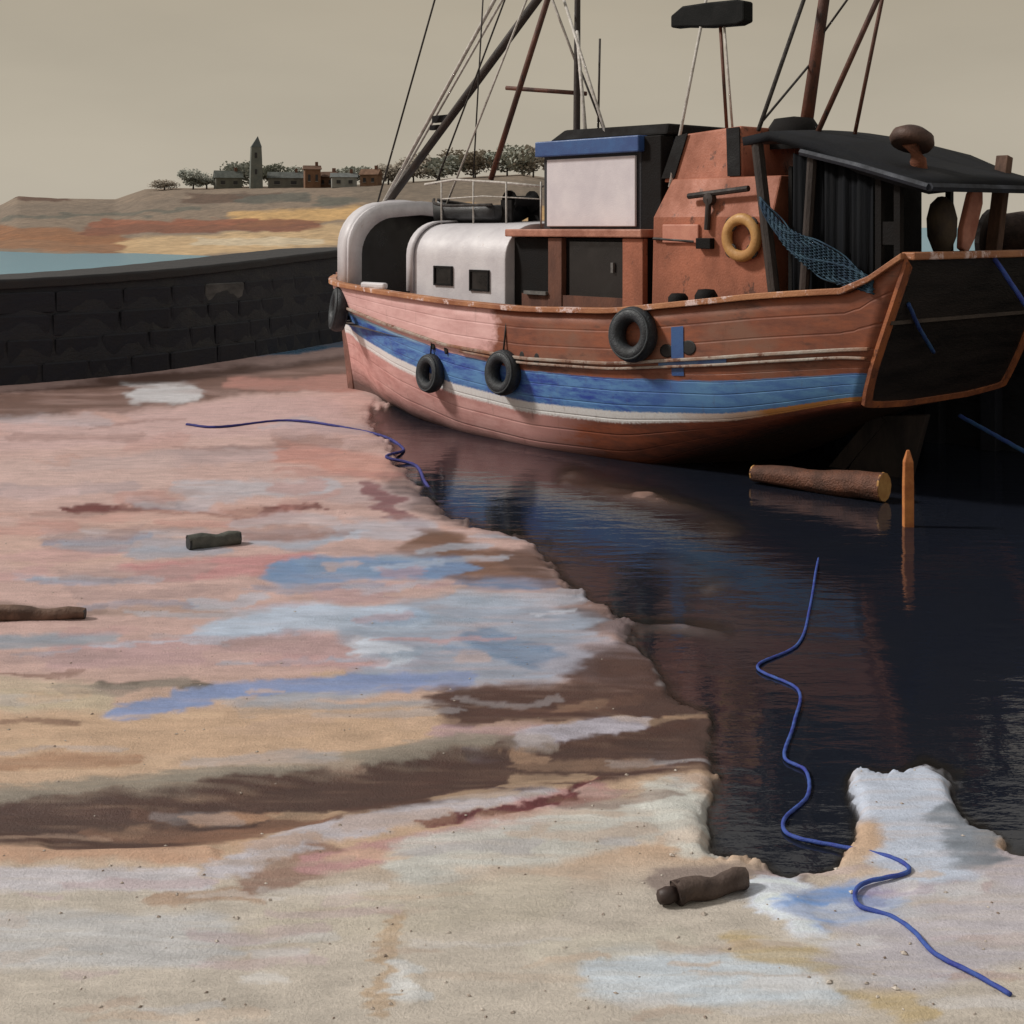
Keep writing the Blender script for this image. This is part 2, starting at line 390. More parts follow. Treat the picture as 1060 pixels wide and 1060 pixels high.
pm = n.new('ShaderNodeMath'); pm.operation = 'MULTIPLY'; l.new(mr1.outputs[0], pm.inputs[0]); l.new(mr2.outputs[0], pm.inputs[1])
vm = n.new('ShaderNodeVectorMath'); vm.operation = 'SCALE'; l.new(at.outputs['Color'], vm.inputs[0]); l.new(pm.outputs[0], vm.inputs['Scale'])
l.new(vm.outputs[0], b.inputs['Base Color'])
rgh = n.new('ShaderNodeMapRange'); rgh.inputs[3].default_value = .85; rgh.inputs[4].default_value = .10; l.new(aw.outputs['Fac'], rgh.inputs[0]); l.new(rgh.outputs[0], b.inputs['Roughness'])
ad = n.new('ShaderNodeMath'); ad.operation = 'MULTIPLY_ADD'; ad.inputs[1].default_value = 2.2; l.new(n2.outputs[0], ad.inputs[0]); l.new(n1.outputs[0], ad.inputs[2])
bp = n.new('ShaderNodeBump'); bp.inputs['Strength'].default_value = .75; bp.inputs['Distance'].default_value = .02; bs = n.new('ShaderNodeMapRange'); bs.inputs[1].default_value = .2; bs.inputs[2].default_value = .75; bs.inputs[3].default_value = .8; bs.inputs[4].default_value = .14; l.new(aw.outputs['Fac'], bs.inputs[0]); l.new(bs.outputs[0], bp.inputs['Strength'])
l.new(ad.outputs[0], bp.inputs['Height']); l.new(bp.outputs[0], b.inputs['Normal'])
mud.data.materials.append(m)

# water: one sheet at tide level from the channel out to the horizon
X, Y = make_sheet(4.0, 4.0)
hw = terrain(X, Y)[0]
depth = np.clip(-hw, -.1, 2)
depth = np.where((Y > 49) | (Y < 4.8), 2.0, depth)
wat = sheet_mesh('water', X, Y, np.zeros_like(X)); set_attr(wat, 'depth', depth, 'FLOAT')
tag(wat, 'dark tidal water in the channel and the sea beyond', None, kind='structure')
m = bpy.data.materials.new('sea_water'); m.use_nodes = True; n = m.node_tree.nodes; l = m.node_tree.links; b = n['Principled BSDF']
b.inputs['Roughness'].default_value = .05; b.inputs['IOR'].default_value = 1.42
at = n.new('ShaderNodeAttribute'); at.attribute_name = 'depth'
cr = n.new('ShaderNodeValToRGB'); cr.color_ramp.elements[0].position = 0; cr.color_ramp.elements[0].color = (.05, .045, .04, 1)
cr.color_ramp.elements[1].position = .9; cr.color_ramp.elements[1].color = (.13, .24, .29, 1)
e = cr.color_ramp.elements.new(.10); e.color = (.014, .016, .022, 1); e = cr.color_ramp.elements.new(.3); e.color = (.009, .012, .022, 1)
l.new(at.outputs['Fac'], cr.inputs[0]); l.new(cr.outputs[0], b.inputs['Base Color'])
sp_ = n.new('ShaderNodeMapRange'); sp_.inputs[1].default_value = .6; sp_.inputs[2].default_value = 1.2; sp_.inputs[3].default_value = .5; sp_.inputs[4].default_value = .08; l.new(at.outputs['Fac'], sp_.inputs[0]); l.new(sp_.outputs[0], b.inputs['Specular IOR Level'])
al = n.new('ShaderNodeMapRange'); al.inputs[1].default_value = .0; al.inputs[2].default_value = .13; al.inputs[3].default_value = .25; al.inputs[4].default_value = 1.0
l.new(at.outputs['Fac'], al.inputs[0]); l.new(al.outputs[0], b.inputs['Alpha'])
tcn = n.new('ShaderNodeTexCoord'); mps = n.new('ShaderNodeMapping'); mps.inputs['Scale'].default_value = (1, 2.2, 1)
n1 = n.new('ShaderNodeTexNoise'); n1.inputs['Scale'].default_value = 1.6; n1.inputs['Detail'].default_value = 5; n1.inputs['Roughness'].default_value = .5
l.new(tcn.outputs['Object'], mps.inputs[0]); l.new(mps.outputs[0], n1.inputs['Vector'])
df = n.new('ShaderNodeBsdfDiffuse'); df.inputs[0].default_value = (.16, .29, .35, 1); ms_ = n.new('ShaderNodeMixShader')
sf = n.new('ShaderNodeMapRange'); sf.inputs[1].default_value = .6; sf.inputs[2].default_value = 1.2; sf.inputs[4].default_value = .72; l.new(at.outputs['Fac'], sf.inputs[0]); l.new(sf.outputs[0], ms_.inputs[0])
l.new(b.outputs[0], ms_.inputs[1]); l.new(df.outputs[0], ms_.inputs[2]); l.new(ms_.outputs[0], n['Material Output'].inputs[0])
bp = n.new('ShaderNodeBump'); bp.inputs['Strength'].default_value = .28; bp.inputs['Distance'].default_value = .035; l.new(n1.outputs[0], bp.inputs['Height']); l.new(bp.outputs[0], b.inputs['Normal'])
wat.data.materials.append(m)

# ------------------------------------------------------------------ headland with beach
RID = np.array([(-500,232),(-250,226),(-60,220),(0,213),(18,203),(60,205),(120,206),(150,196),(200,194),(350,192),(400,190),(450,186),(540,180),(600,190),(680,215),(760,240),(900,262)], float)
def headland_z(X, Y):
    px = 530+F*X/Y; ry = np.interp(px, RID[:, 0], RID[:, 1]); zr = H-(ry-HY)/F*420
    shore = np.interp(px, [-500, 0, 60, 140, 300, 500, 700, 900], [230, 200, 182, 186, 150, 150, 190, 300])
    t = (Y-shore)/(420-shore)
    prof = np.interp(t, [-.3, 0, .2, .45, .75, 1, 1.4, 2], [-.25, 0, .10, .33, .80, 1, .9, -.3])
    z = prof*np.maximum(zr, .0)+np.where(zr < 0, zr, 0)
    return z+fbm(X/9, Y/9, 4)*.35*np.clip(t, 0, 1), t
uu = np.linspace(-.78, .22, 420); dd = np.concatenate([np.linspace(140, 430, 170), np.linspace(440, 640, 20)])
Yh = np.repeat(dd[:, None], len(uu), 1); Xh = uu[None, :]*Yh
Zh, th_ = headland_z(Xh, Yh)
px = 530+F*Xh/Yh; py = HY+F*(H-Zh)/Yh
HST = [([(-300,258),(0,250),(140,256)], 16, (150,105,70)), ([(0,240),(120,248)], 14, (150,100,62)), ([(140,258),(420,240),(600,240)], 22, (208,176,132)),
       ([(250,228),(420,218),(600,222)], 16, (214,172,112)), ([(90,240),(180,234),(330,233)], 11, (130,76,50)), ([(100,232),(260,228)], 6, (150,90,62)),
       ([(200,250),(330,250)], 8, (214,196,166)), ([(-300,226),(0,222),(130,214),(220,210)], 14, (132,116,100)), ([(20,206),(60,204)], 8, (98,66,46)),
       ([(0,226),(130,222),(200,216)], 4, (104,100,88)), ([(200,204),(280,203)], 10, (98,74,58)), ([(255,205),(320,204)], 10, (92,90,80)), ([(340,208),(380,206)], 8, (100,98,86)),
       ([(380,200),(560,195)], 26, (122,108,92))]
col = np.ones(px.shape+(3,))*np.array(lin((140, 122, 104)))
qx = px+fbm(px/25, py/4, 4)*16; qy = py+fbm(px/22+40, py/5, 4)*4.5
for pts, w, c in HST:
    d = polydist(qx, qy, pts, .6); mm_ = (1-smooth01((d-w*.36)/(w*.25)))*.92
    col = col*(1-mm_[..., None])+np.array(lin(c))*mm_[..., None]
col = col*(1+.22*fbm(Xh/3, Yh/6, 4))[..., None]
hl = sheet_mesh('headland', Xh, Yh, Zh); set_attr(hl, 'ground_tint', np.clip(col*.8, .01, .7), 'FLOAT_COLOR')
tag(hl, 'far headland with golden beach and grey brown scrub', None, kind='structure')
m = bpy.data.materials.new('headland'); m.use_nodes = True; n = m.node_tree.nodes; l = m.node_tree.links; b = n['Principled BSDF']; b.inputs['Roughness'].default_value = .9
at = n.new('ShaderNodeAttribute'); at.attribute_name = 'ground_tint'; nn = n.new('ShaderNodeTexNoise'); nn.inputs['Scale'].default_value = .6; nn.inputs['Detail'].default_value = 8
tcn = n.new('ShaderNodeTexCoord'); l.new(tcn.outputs['Object'], nn.inputs['Vector'])
mr1 = n.new('ShaderNodeMapRange'); mr1.inputs[1].default_value = .3; mr1.inputs[2].default_value = .7; mr1.inputs[3].default_value = .72; mr1.inputs[4].default_value = 1.2; l.new(nn.outputs[0], mr1.inputs[0])
vm = n.new('ShaderNodeVectorMath'); vm.operation = 'SCALE'; l.new(at.outputs['Color'], vm.inputs[0]); l.new(mr1.outputs[0], vm.inputs['Scale']); l.new(vm.outputs[0], b.inputs['Base Color'])
bp = n.new('ShaderNodeBump'); bp.inputs['Strength'].default_value = .6; bp.inputs['Distance'].default_value = .6; l.new(nn.outputs[0], bp.inputs['Height']); l.new(bp.outputs[0], b.inputs['Normal'])
hl.data.materials.append(m)
def hz_at(X, Y): return float(headland_z(np.array([[X]]), np.array([[Y]]))[0][0, 0])

# ------------------------------------------------------------------ dark harbour wall curving in behind the bow
WALL = [(-22.0,26.0), (-15.5,28.6), (-11.6,30.8), (-9.2,33.6), (-7.6,37.2), (-6.2,41.4), (-4.6,45.0), (-1.0,48.5), (4.0,50.5)]
def spline(P, k):
    P = [np.array(p, float) for p in P]; Q = [2*P[0]-P[1]]+P+[2*P[-1]-P[-2]]; o = []
    for i in range(1, len(Q)-2):
        for j in range(k):
            t = j/k; o.append(.5*((2*Q[i])+(-Q[i-1]+Q[i+1])*t+(2*Q[i-1]-5*Q[i]+4*Q[i+1]-Q[i+2])*t*t+(-Q[i-1]+3*Q[i]-3*Q[i+1]+Q[i+2])*t**3))
    o.append(P[-1]); return o
wl = spline(WALL, 12)
wall = empty('harbour_wall', (wl[0][0], wl[0][1], 0), 0, 'long black weed-stained harbour wall curving in behind the bow', 'wall')
wo = np.array([wl[0][0], wl[0][1]])
secs = []; cope = []
for i, p in enumerate(wl):
    d = wl[min(i+1, len(wl)-1)]-wl[max(i-1, 0)]; d = d/np.hypot(*d); nrm = np.array([d[1], -d[0]])   # nrm faces the camera side
    q = p-wo; ht = 2.36+.5*min(1, max(0, (p[1]-30)/13))+.004*math.sin(i*1.7)
    def P(o_, z): return (q[0]+nrm[0]*o_, q[1]+nrm[1]*o_, z)
    secs.append([P(.62, -.6), P(.50+.03*math.sin(i*2.3), .5), P(.34+.03*math.sin(i*1.3), 1.4), P(.20, ht-.2), P(-1.8, ht-.2), P(-2.3, -.6)])
    cope.append([P(.29, ht-.197), P(.29, ht-.02), P(.25, ht+.03), P(-1.85, ht+.05), P(-1.9, ht-.197)])
wb = MB(); wb.loft(secs); wall_m = mat('wall_stone', (19, 19, 24), (32, 34, 42), 1.2, .7, .9, (1, 1, 2.5), c3=(52, 50, 50), k=1.0, c3lo=.66, fine=9)
wb.build('wall_face', wall_m, wall)
cb = MB(); cb.loft(cope, closed=True, cap=True); cb.build('coping', mat('coping', (24, 24, 28), (44, 42, 42), 2.5, .7, .5, k=1.0), wall, bevel=.02)
# courses of big dark blocks standing proud of the face
blk = bpy.data.meshes.new('stone_block')
bmm = bmesh.new(); bmesh.ops.create_cube(bmm, size=1.0); bmesh.ops.bevel(bmm, geom=bmm.edges[:], offset=.06, segments=1, affect='EDGES'); bmm.to_mesh(blk); bmm.free()
blk.materials.append(mat('wall_block', (15, 16, 23), (28, 31, 41), .9, .75, .8, c3=(46, 44, 40), k=1.0, c3lo=.63, fine=7))
pale = blk.copy(); pale.materials.clear(); pale.materials.append(mat('wall_block_pale', (92, 92, 90), (66, 66, 66), 2.0, .8, .6, k=1.0))
arc = [0.0]
for i in range(1, len(wl)): arc.append(arc[-1]+float(np.hypot(*(wl[i]-wl[i-1]))))
wla = np.array(wl); tot = arc[-1]; cnt = 0
for r_, (z0, z1, off) in enumerate([(-.1, .5, .47), (.5, 1.05, .39), (1.05, 1.6, .28), (1.6, 2.12, .21)]):
    s_ = 4.0+random.random()
    while s_ < 30:
        w_ = random.uniform(1.0, 1.9); sm_ = s_+w_/2
        c = np.array([np.interp(sm_, arc, wla[:, 0]), np.interp(sm_, arc, wla[:, 1])]); c2 = np.array([np.interp(sm_+.2, arc, wla[:, 0]), np.interp(sm_+.2, arc, wla[:, 1])])
        d = (c2-c)/np.hypot(*(c2-c)); nrm = np.array([d[1], -d[0]])
        pxc = 530+F*c[0]/c[1]
        o = bpy.data.objects.new('stone', pale if (r_ == 3 and 205 < pxc < 252) else blk); C.objects.link(o); o.parent = wall
        o.location = (c[0]-wo[0]+nrm[0]*(off-.13+random.uniform(-.03, .03)), c[1]-wo[1]+nrm[1]*(off-.13), (z0+z1)/2)
        o.rotation_euler = (random.uniform(-.02, .02), random.uniform(-.015, .015), math.atan2(d[1], d[0]))
        o.scale = (w_-.03, .42, z1-z0-.025); s_ += w_

# dark wall added beyond the boat to blacken the right edge and its reflection
qy_ = empty('added_quay', (B0[0], B0[1], 0), TH, 'black timber-faced wall added behind the stern to darken the right edge', 'added_quay')
MB().box((0, -5.6, 1.0), (19, 4.6, 3.3)).build('added_quay_body', wall_m, qy_)
for k in range(-9, 10):
    MB().box((k*1.0+.02*math.sin(k*5), -3.20, 1.0+.03*math.sin(k*3)), (.28, .22, 3.34)).build('fender_pile', mat('wall_block', (0, 0, 0)), qy_, bevel=.02)
MB().box((0, -3.28, 2.40), (19.1, .16, .30)).build('waling', mat('coping', (0, 0, 0)), qy_, bevel=.02)

# ------------------------------------------------------------------ the far town: tower, houses, trees
def on_ridge(pxl, d=395): X_ = (pxl-530)/F*d; return X_, d, hz_at(X_, d)-.25
x_, y_, z_ = on_ridge(265, 392)
tw = empty('church_tower', (x_, y_, z_), .3, 'tall slim grey church tower with slanted top on far ridge', 'tower')
tm = mat('tower_stone', (96, 102, 98), (120, 122, 114), .5, .9, .3)
t = MB(); t.loft([[(-1.7*s, -1.7*s, z), (1.7*s, -1.7*s, z), (1.7*s, 1.7*s, z), (-1.7*s, 1.7*s, z)] for s, z in ((1.05, 0), (1, 4), (.92, 9), (.84, 12.2))], closed=True, cap=True); t.build('tower_shaft', tm, tw)
t = MB(); t.add([(-1.5, -1.5, 12.2), (1.5, -1.5, 12.2), (1.5, 1.5, 12.2), (-1.5, 1.5, 12.2), (.5, -.2, 15.4), (.5, .2, 15.4)], [(0,1,4), (1,2,5,4), (2,3,5), (3,0,4,5)]); t.build('spire', mat('slate', (84, 92, 92), (100, 104, 102), 1, .8, .2), tw)
for zz in (5, 9.8):
    t = MB(); t.box((-.2, -1.62, zz), (.6, .3, 1.5)); t.build('belfry_opening', mat('dark_opening', (34, 34, 36), (44, 42, 42), 2, .6, .1), tw)
def house(pxl, d, w, dp, h, rh, wallc, roofc, rot, label):
    x_, y_, z_ = on_ridge(pxl, d)
    hs = empty('house', (x_, y_, z_), rot, label, 'house', 'houses on the far ridge')
    MB().box((0, 0, h/2), (w, dp, h)).build('wall', mat('render_%d_%d_%d' % wallc, wallc, tuple(int(v*.88) for v in wallc), .6, .9, .2), hs)
    r = MB(); e_ = .35
    r.add([(-w/2-e_, -dp/2-e_, h), (w/2+e_, -dp/2-e_, h), (w/2+e_, dp/2+e_, h), (-w/2-e_, dp/2+e_, h), (-w/2-e_, 0, h+rh), (w/2+e_, 0, h+rh)], [(0,1,5,4), (2,3,4,5), (1,2,5), (3,0,4), (0,3,2,1)])
    ro = r.build('roof', mat('roof_%d_%d_%d' % roofc, roofc, tuple(int(v*.8) for v in roofc), .9, .9, .3), hs)
    MB().box((w*.3, .1, h+rh*.9+.3), (.8, .8, 1.7)).build('chimney', mat('brick', (120, 84, 66), (100, 70, 56), 2, .9, .2), ro)
    for k in range(2):
        wn = MB().box((-w*.24+k*w*.48, -dp/2-.03, h*.55), (w*.16, .12, h*.34)).build('window', mat('dark_opening', (34, 34, 36)), hs)
        MB().box((-w*.24+k*w*.48, -dp/2-.08, h*.36), (w*.2, .2, .12)).build('sill', mat('sill', (150, 146, 138)), wn)
house(323, 388, 4.4, 5, 5.4, 1.2, (126, 92, 68), (110, 80, 60), .25, 'tall narrow brown house right of the church tower')
house(341, 392, 4.6, 4, 3.2, 1.6, (120, 88, 68), (104, 76, 58), -.3, 'low brown house beside the tall narrow one')
house(356, 384, 7, 4.5, 3.0, 1.3, (150, 150, 144), (118, 122, 120), .2, 'wide pale grey house below the brown houses')
house(384, 390, 5.2, 4.5, 3.4, 1.7, (138, 106, 82), (128, 96, 74), -.2, 'brown gabled house at the right end of the town')
house(296, 396, 10, 5, 3.0, 1.9, (120, 118, 108), (98, 102, 98), .1, 'long grey roofed house just right of the church tower')
house(236, 396, 7.5, 5, 3.2, 2.2, (112, 112, 102), (96, 100, 94), .35, 'grey house with a broad roof left of the church tower')
leafm = [mat('far_leaf_grey', (160, 165, 154), (180, 180, 168), .5, .9, .0), mat('far_leaf_brown', (186, 174, 158), (168, 160, 146), .5, .9, .0)]  # pale leaf colours carry the haze of distance
bark = mat('far_bark', (70, 58, 48))
def crown_mesh(seed, n_=2000):
    r = random.Random(seed); t = MB()
    lobes = [(r.uniform(-.5, .5), r.uniform(-.5, .5), r.uniform(.35, .85), r.uniform(.3, .52)) for _ in range(9)]
    for _ in range(n_):
        lx, ly, lz, lr = r.choice(lobes); v = Vector((r.gauss(0, 1), r.gauss(0, 1), r.gauss(0, 1))).normalized()*lr*r.uniform(.45, 1.12)
        c = Vector((lx, ly, lz))+Vector((v.x, v.y, v.z*.8)); s_ = r.uniform(.025, .06)
        u = Vector((r.gauss(0, 1), r.gauss(0, 1), r.gauss(0, 1))).normalized(); w_ = u.orthogonal().normalized()
        t.add([c-u*s_-w_*s_, c+u*s_-w_*s_*.6, c+u*s_*.7+w_*s_, c-u*s_*.8+w_*s_*.8], [(0, 1, 2, 3)])
    return t
def tree(pxl, d, w, h, mi, seed, label):
    w *= 1.35; h *= 1.15
    x_, y_, z_ = on_ridge(pxl, d); r = empty('tree', (x_, y_, z_), seed, label, 'tree', 'trees on the far ridge')
    cm = crown_mesh(seed); cm.v = [(a*w/1.6, b_*w/1.6, c_*h*.72+h*.1) for a, b_, c_ in cm.v]; cm.build('crown', leafm[mi], r)
    t = MB(); t.tube([(0, 0, -.3), (.1, 0, h*.3), (.05, .05, h*.65)], [.3, .22, .1], 6)
    for k in range(3): an = k*2.1+seed; t.tube([(.1, 0, h*.3), (math.cos(an)*w*.25, math.sin(an)*w*.25, h*.6)], [.14, .05], 5)
    t.build('trunk', bark, r)
for a in [(200, 396, 6.5, 6.0, 0, 1, 'small dark round tree at the left end of the town'), (214, 398, 5, 4.0, 0, 2, 'low bush right of the round dark tree'),
          (248, 402, 8, 7.5, 0, 3, 'grey tree close against the left of the church tower'), (282, 404, 8, 7.0, 0, 4, 'grey tree behind the long house by the tower'),
          (311, 404, 7, 6.0, 0, 5, 'tree between the long house and tall brown house'), (368, 400, 8, 6.0, 0, 6, 'tree between the pale house and the brown gabled house'),
          (402, 398, 7, 7, 1, 7, 'brown tree behind the foot of the forestays'), (428, 402, 10, 8.5, 1, 8, 'tree behind the white stays above the bow'), (455, 400, 11, 7.5, 0, 9, 'tree behind the boom above the white cabin'),
          (492, 404, 12, 8.5, 1, 10, 'broad brown tree behind the forward rigging'), (525, 400, 11, 9.0, 0, 11, 'grey tree behind the spar left of the wheelhouse'), (552, 398, 10, 10.0, 1, 12, 'brown tree just left of the wheelhouse roof'), (170, 400, 6, 3.2, 1, 13, 'lowest leftmost scrubby tree on the far ridge')]: tree(*a)

# ------------------------------------------------------------------ the fishing boat (local x forward, y to port, z up)
boat = empty('fishing_boat', (B0[0], B0[1], 0), TH, 'old pink, brown and blue wooden fishing boat aground with white forward cabins', 'boat')
TX0 = [0, 1, 2, 4, 6, 8, 10, 12, 13, 14, 14.84]
def tab(vals, xs=TX0):
    f = np.linspace(-.5, 15.5, 641); v = np.interp(f, xs, vals); k = np.hanning(41); k /= k.sum()
    v = np.convolve(np.pad(v, 20, mode='edge'), k, 'valid')
    return lambda x: float(np.interp(x, f, v))
zs = tab([2.78, 2.67, 2.54, 2.30, 2.24, 2.28, 2.36, 2.42, 2.44, 2.46, 2.48])
hbt = [1.98, 2.2, 2.35, 2.46, 2.5, 2.48, 2.36, 1.92, 1.48, .80, .10]
hb_ = tab(hbt)
o1 = tab([.75, .77, .77, .76, .76, .72, .55, .42, .42, .44, .44]); o2 = tab([1.10, 1.13, 1.13, 1.0, .98, .86, .68, .55, .55, .57, .57]); o3 = tab([1.44, 1.58, 1.66, 1.62, 1.60, 1.52, 1.28, 1.10, 1.10, 1.12, 1.14])
zb = tab([1.24, .98, .62, -.06, -.12, -.06, .10, .25, .32, .40, .46]); zg = tab([1.18, .84, .38, -.36, -.42, -.42, -.38, -.3, -.25, -.2, -.15]); zk = tab([1.14, .78, .28, -.5, -.55, -.55, -.55, -.5, -.5, -.45, -.4])
f1 = tab([.985, .99, .995, 1, 1, .99, .97, .94, .90, .84, .6]); f2 = tab([.97, .975, .985, .99, .99, .975, .95, .89, .82, .72, .5]); f3 = tab([.93, .92, .92, .94, .95, .94, .90, .79, .68, .54, .4])
f4 = tab([.86, .82, .76, .78, .82, .80, .72, .54, .42, .30, .3]); f5 = tab([.4, .36, .32, .34, .36, .34, .28, .2, .16, .14, .2])
def zrail(x): return zs(x)+.43*float(smooth01((.42-x)/.45))
KR = [1, .985, .97, .945, .90, .87, .86]
def station(x, k=4):
    h = hb_(x); z0 = zs(x)
    keys = [(h, zrail(x)), (h*f1(x), z0-o1(x)), (h*f2(x), z0-o2(x)), (h*f3(x), z0-o3(x)), (h*f4(x), zb(x)), (h*f5(x), zg(x)), (min(.07, h*.5), zk(x))]
    Q = [tuple(2*np.array(keys[0])-np.array(keys[1]))]+keys+[tuple(2*np.array(keys[-1])-np.array(keys[-2]))]
    Q = [np.array(q) for q in Q]; o = []
    for i in range(1, len(Q)-2):
        for j in range(k):
            t = j/k; p = .5*((2*Q[i])+(-Q[i-1]+Q[i+1])*t+(2*Q[i-1]-5*Q[i]+4*Q[i+1]-Q[i+2])*t*t+(-Q[i-1]+3*Q[i]-3*Q[i+1]+Q[i+2])*t**3)
            o.append((p[0], p[1], i-1+t))
    o.append((keys[-1][0], keys[-1][1], 6.0))
    res = []
    for y, z, g in o:
        kr = np.interp(g, range(7), KR); xx = x if x < 11 else 11+(x-11)*kr
        xx -= .72*(z-1.35)/1.85*max(0, 1-x/1.5)
        res.append((xx, max(y, .03), z, g))
    return res
def hull_pt(x, g, out=0.0):
    s = station(x); gs = [q[3] for q in s]; f = lambda i: float(np.interp(g, gs, [q[i] for q in s]))
    return Vector((f(0), f(1)+out, f(2)))
def hull_at_px(px_, g, out=0.0):
    best = None
    for x in np.linspace(0, 13.5, 271):
        p = hull_pt(x, g, out); w = boat_world(*p); q = 530+F*w.x/w.y
        if best is None or abs(q-px_) < best[0]: best = (abs(q-px_), x, p)
    return best[1], best[2]
xs = np.concatenate([np.linspace(0, 1.6, 12), np.linspace(1.8, 12, 46), np.linspace(12.2, 14.84, 20)])
hm = MB(); ga = []; secs = []
for x in xs:
    s = station(x); port = [(q[0], q[1], q[2]) for q in s]; star = [(q[0], -q[1], q[2]) for q in reversed(s)]
    secs.append(port+star); ga += [q[3] for q in s]+[q[3] for q in reversed(s)]
hm.loft(secs)

# hull paint: bands follow the girth attribute, edges ragged by noise; pink forward, rust brown aft
def hull_material():
    m = bpy.data.materials.new('hull_paint'); m.use_nodes = True; n = m.node_tree.nodes; l = m.node_tree.links; b = n['Principled BSDF']
    tcn = n.new('ShaderNodeTexCoord'); g = n.new('ShaderNodeAttribute'); g.attribute_name = 'girth'
    sx = n.new('ShaderNodeSeparateXYZ'); l.new(tcn.outputs['Object'], sx.inputs[0])
    def noise(scale, st=(1, 1, 1), det=7, ro=.6, seed=0):
        mpn = n.new('ShaderNodeMapping'); mpn.inputs['Scale'].default_value = st; mpn.inputs['Location'].default_value = (seed, seed*2.1, 0)
        q = n.new('ShaderNodeTexNoise'); q.inputs['Scale'].default_value = scale; q.inputs['Detail'].default_value = det; q.inputs['Roughness'].default_value = ro
        l.new(tcn.outputs['Object'], mpn.inputs[0]); l.new(mpn.outputs[0], q.inputs['Vector']); return q.outputs[0]
    def math_(op, a, b_=None, c=None):
        q = n.new('ShaderNodeMath'); q.operation = op
        for i, v in enumerate((a, b_, c)):
            if v is None: continue
            if isinstance(v, (int, float)): q.inputs[i].default_value = v
            else: l.new(v, q.inputs[i])
        return q.outputs[0]
    def rng_(v, a, c, lo=0.0, hi=1.0):
        q = n.new('ShaderNodeMapRange'); l.new(v, q.inputs[0])
        for i, k in enumerate((a, c, lo, hi)): q.inputs[i+1].default_value = k
        return q.outputs[0]
    def mix(f, A, B):
        q = n.new('ShaderNodeMix'); q.data_type = 'RGBA'
        if isinstance(f, (int, float)): q.inputs[0].default_value = f
        else: l.new(f, q.inputs[0])
        for i, v in ((6, A), (7, B)):
            if isinstance(v, tuple): q.inputs[i].default_value = v
            else: l.new(v, q.inputs[i])
        return q.outputs[2]
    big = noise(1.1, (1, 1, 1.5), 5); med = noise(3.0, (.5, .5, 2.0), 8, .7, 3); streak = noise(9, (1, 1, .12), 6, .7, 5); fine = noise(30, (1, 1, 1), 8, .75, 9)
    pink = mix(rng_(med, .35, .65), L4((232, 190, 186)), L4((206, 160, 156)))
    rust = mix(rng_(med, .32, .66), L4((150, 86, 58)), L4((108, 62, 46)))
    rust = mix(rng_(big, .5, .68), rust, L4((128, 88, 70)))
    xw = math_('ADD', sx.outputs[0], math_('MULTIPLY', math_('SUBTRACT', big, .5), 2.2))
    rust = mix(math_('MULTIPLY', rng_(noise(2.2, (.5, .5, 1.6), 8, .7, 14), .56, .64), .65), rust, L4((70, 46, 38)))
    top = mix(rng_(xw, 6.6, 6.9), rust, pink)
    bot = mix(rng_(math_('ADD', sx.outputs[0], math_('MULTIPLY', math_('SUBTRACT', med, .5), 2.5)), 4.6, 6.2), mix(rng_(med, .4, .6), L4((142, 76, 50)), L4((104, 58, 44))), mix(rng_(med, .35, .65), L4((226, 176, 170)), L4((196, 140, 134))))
    blue = mix(rng_(med, .40, .60), L4((44, 72, 160)), L4((94, 142, 194)))
    blue = mix(rng_(xw, 2.0, 4.0), mix(rng_(med, .4, .6), L4((96, 142, 184)), L4((72, 112, 168))), blue)
    white = mix(rng_(fine, .4, .6), L4((248, 246, 246), 1.0), L4((226, 222, 220), 1.0))
    ochre = L4((190, 130, 70))
    gw = math_('ADD', g.outputs['Fac'], math_('MULTIPLY', math_('SUBTRACT', med, .5), .28))
    gs = math_('ADD', g.outputs['Fac'], math_('MULTIPLY', math_('SUBTRACT', fine, .5), .16))
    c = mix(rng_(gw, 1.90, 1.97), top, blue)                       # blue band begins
    pal = math_('MULTIPLY', rng_(gw, 1.86, 1.92), rng_(gw, 2.12, 2.02))
    c = mix(math_('MULTIPLY', pal, rng_(xw, 8.2, 9.4, 0, .85)), c, L4((150, 184, 206)))
    wl_ = mix(rng_(xw, 1.2, 3.0), ochre, white)
    c = mix(rng_(gs, 2.80, 2.84), c, wl_)                          # pale boot-top line
    c = mix(rng_(gs, 3.05, 3.10), c, bot)
    # bare patches, rust runs, weed and grime near the waterline
    c = mix(math_('MULTIPLY', rng_(streak, .58, .75), .38), c, L4((92, 58, 44)))
    c = mix(math_('MULTIPLY', rng_(fine, .64, .70), .5), c, L4((92, 66, 54)))
    c = mix(math_('MULTIPLY', rng_(gw, 3.75, 4.3), .85), c, L4((42, 36, 30)))
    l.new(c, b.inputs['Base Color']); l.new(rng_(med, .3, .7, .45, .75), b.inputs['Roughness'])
    # plank seams
    pl = math_('FRACT', math_('MULTIPLY', g.outputs['Fac'], 3.0)); seam = math_('MULTIPLY', rng_(pl, 0.0, .07), rng_(pl, 1.0, .93))
    hgt = math_('MULTIPLY_ADD', fine, .35, seam)
    bp = n.new('ShaderNodeBump'); bp.inputs['Strength'].default_value = .5; bp.inputs['Distance'].default_value = .012; l.new(hgt, bp.inputs['Height']); l.new(bp.outputs[0], b.inputs['Normal'])
    return m
me = bpy.data.meshes.new('hull'); me.from_pydata(hm.v, [], hm.f)
at = me.attributes.new('girth', 'FLOAT', 'POINT'); at.data.foreach_set('value', np.array(ga, np.float32))
bmm = bmesh.new(); bmm.from_mesh(me); bmesh.ops.recalc_face_normals(bmm, faces=bmm.faces); bmm.to_mesh(me); bmm.free()
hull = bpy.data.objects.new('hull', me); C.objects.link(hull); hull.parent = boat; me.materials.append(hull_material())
for p in me.polygons: p.use_smooth = True
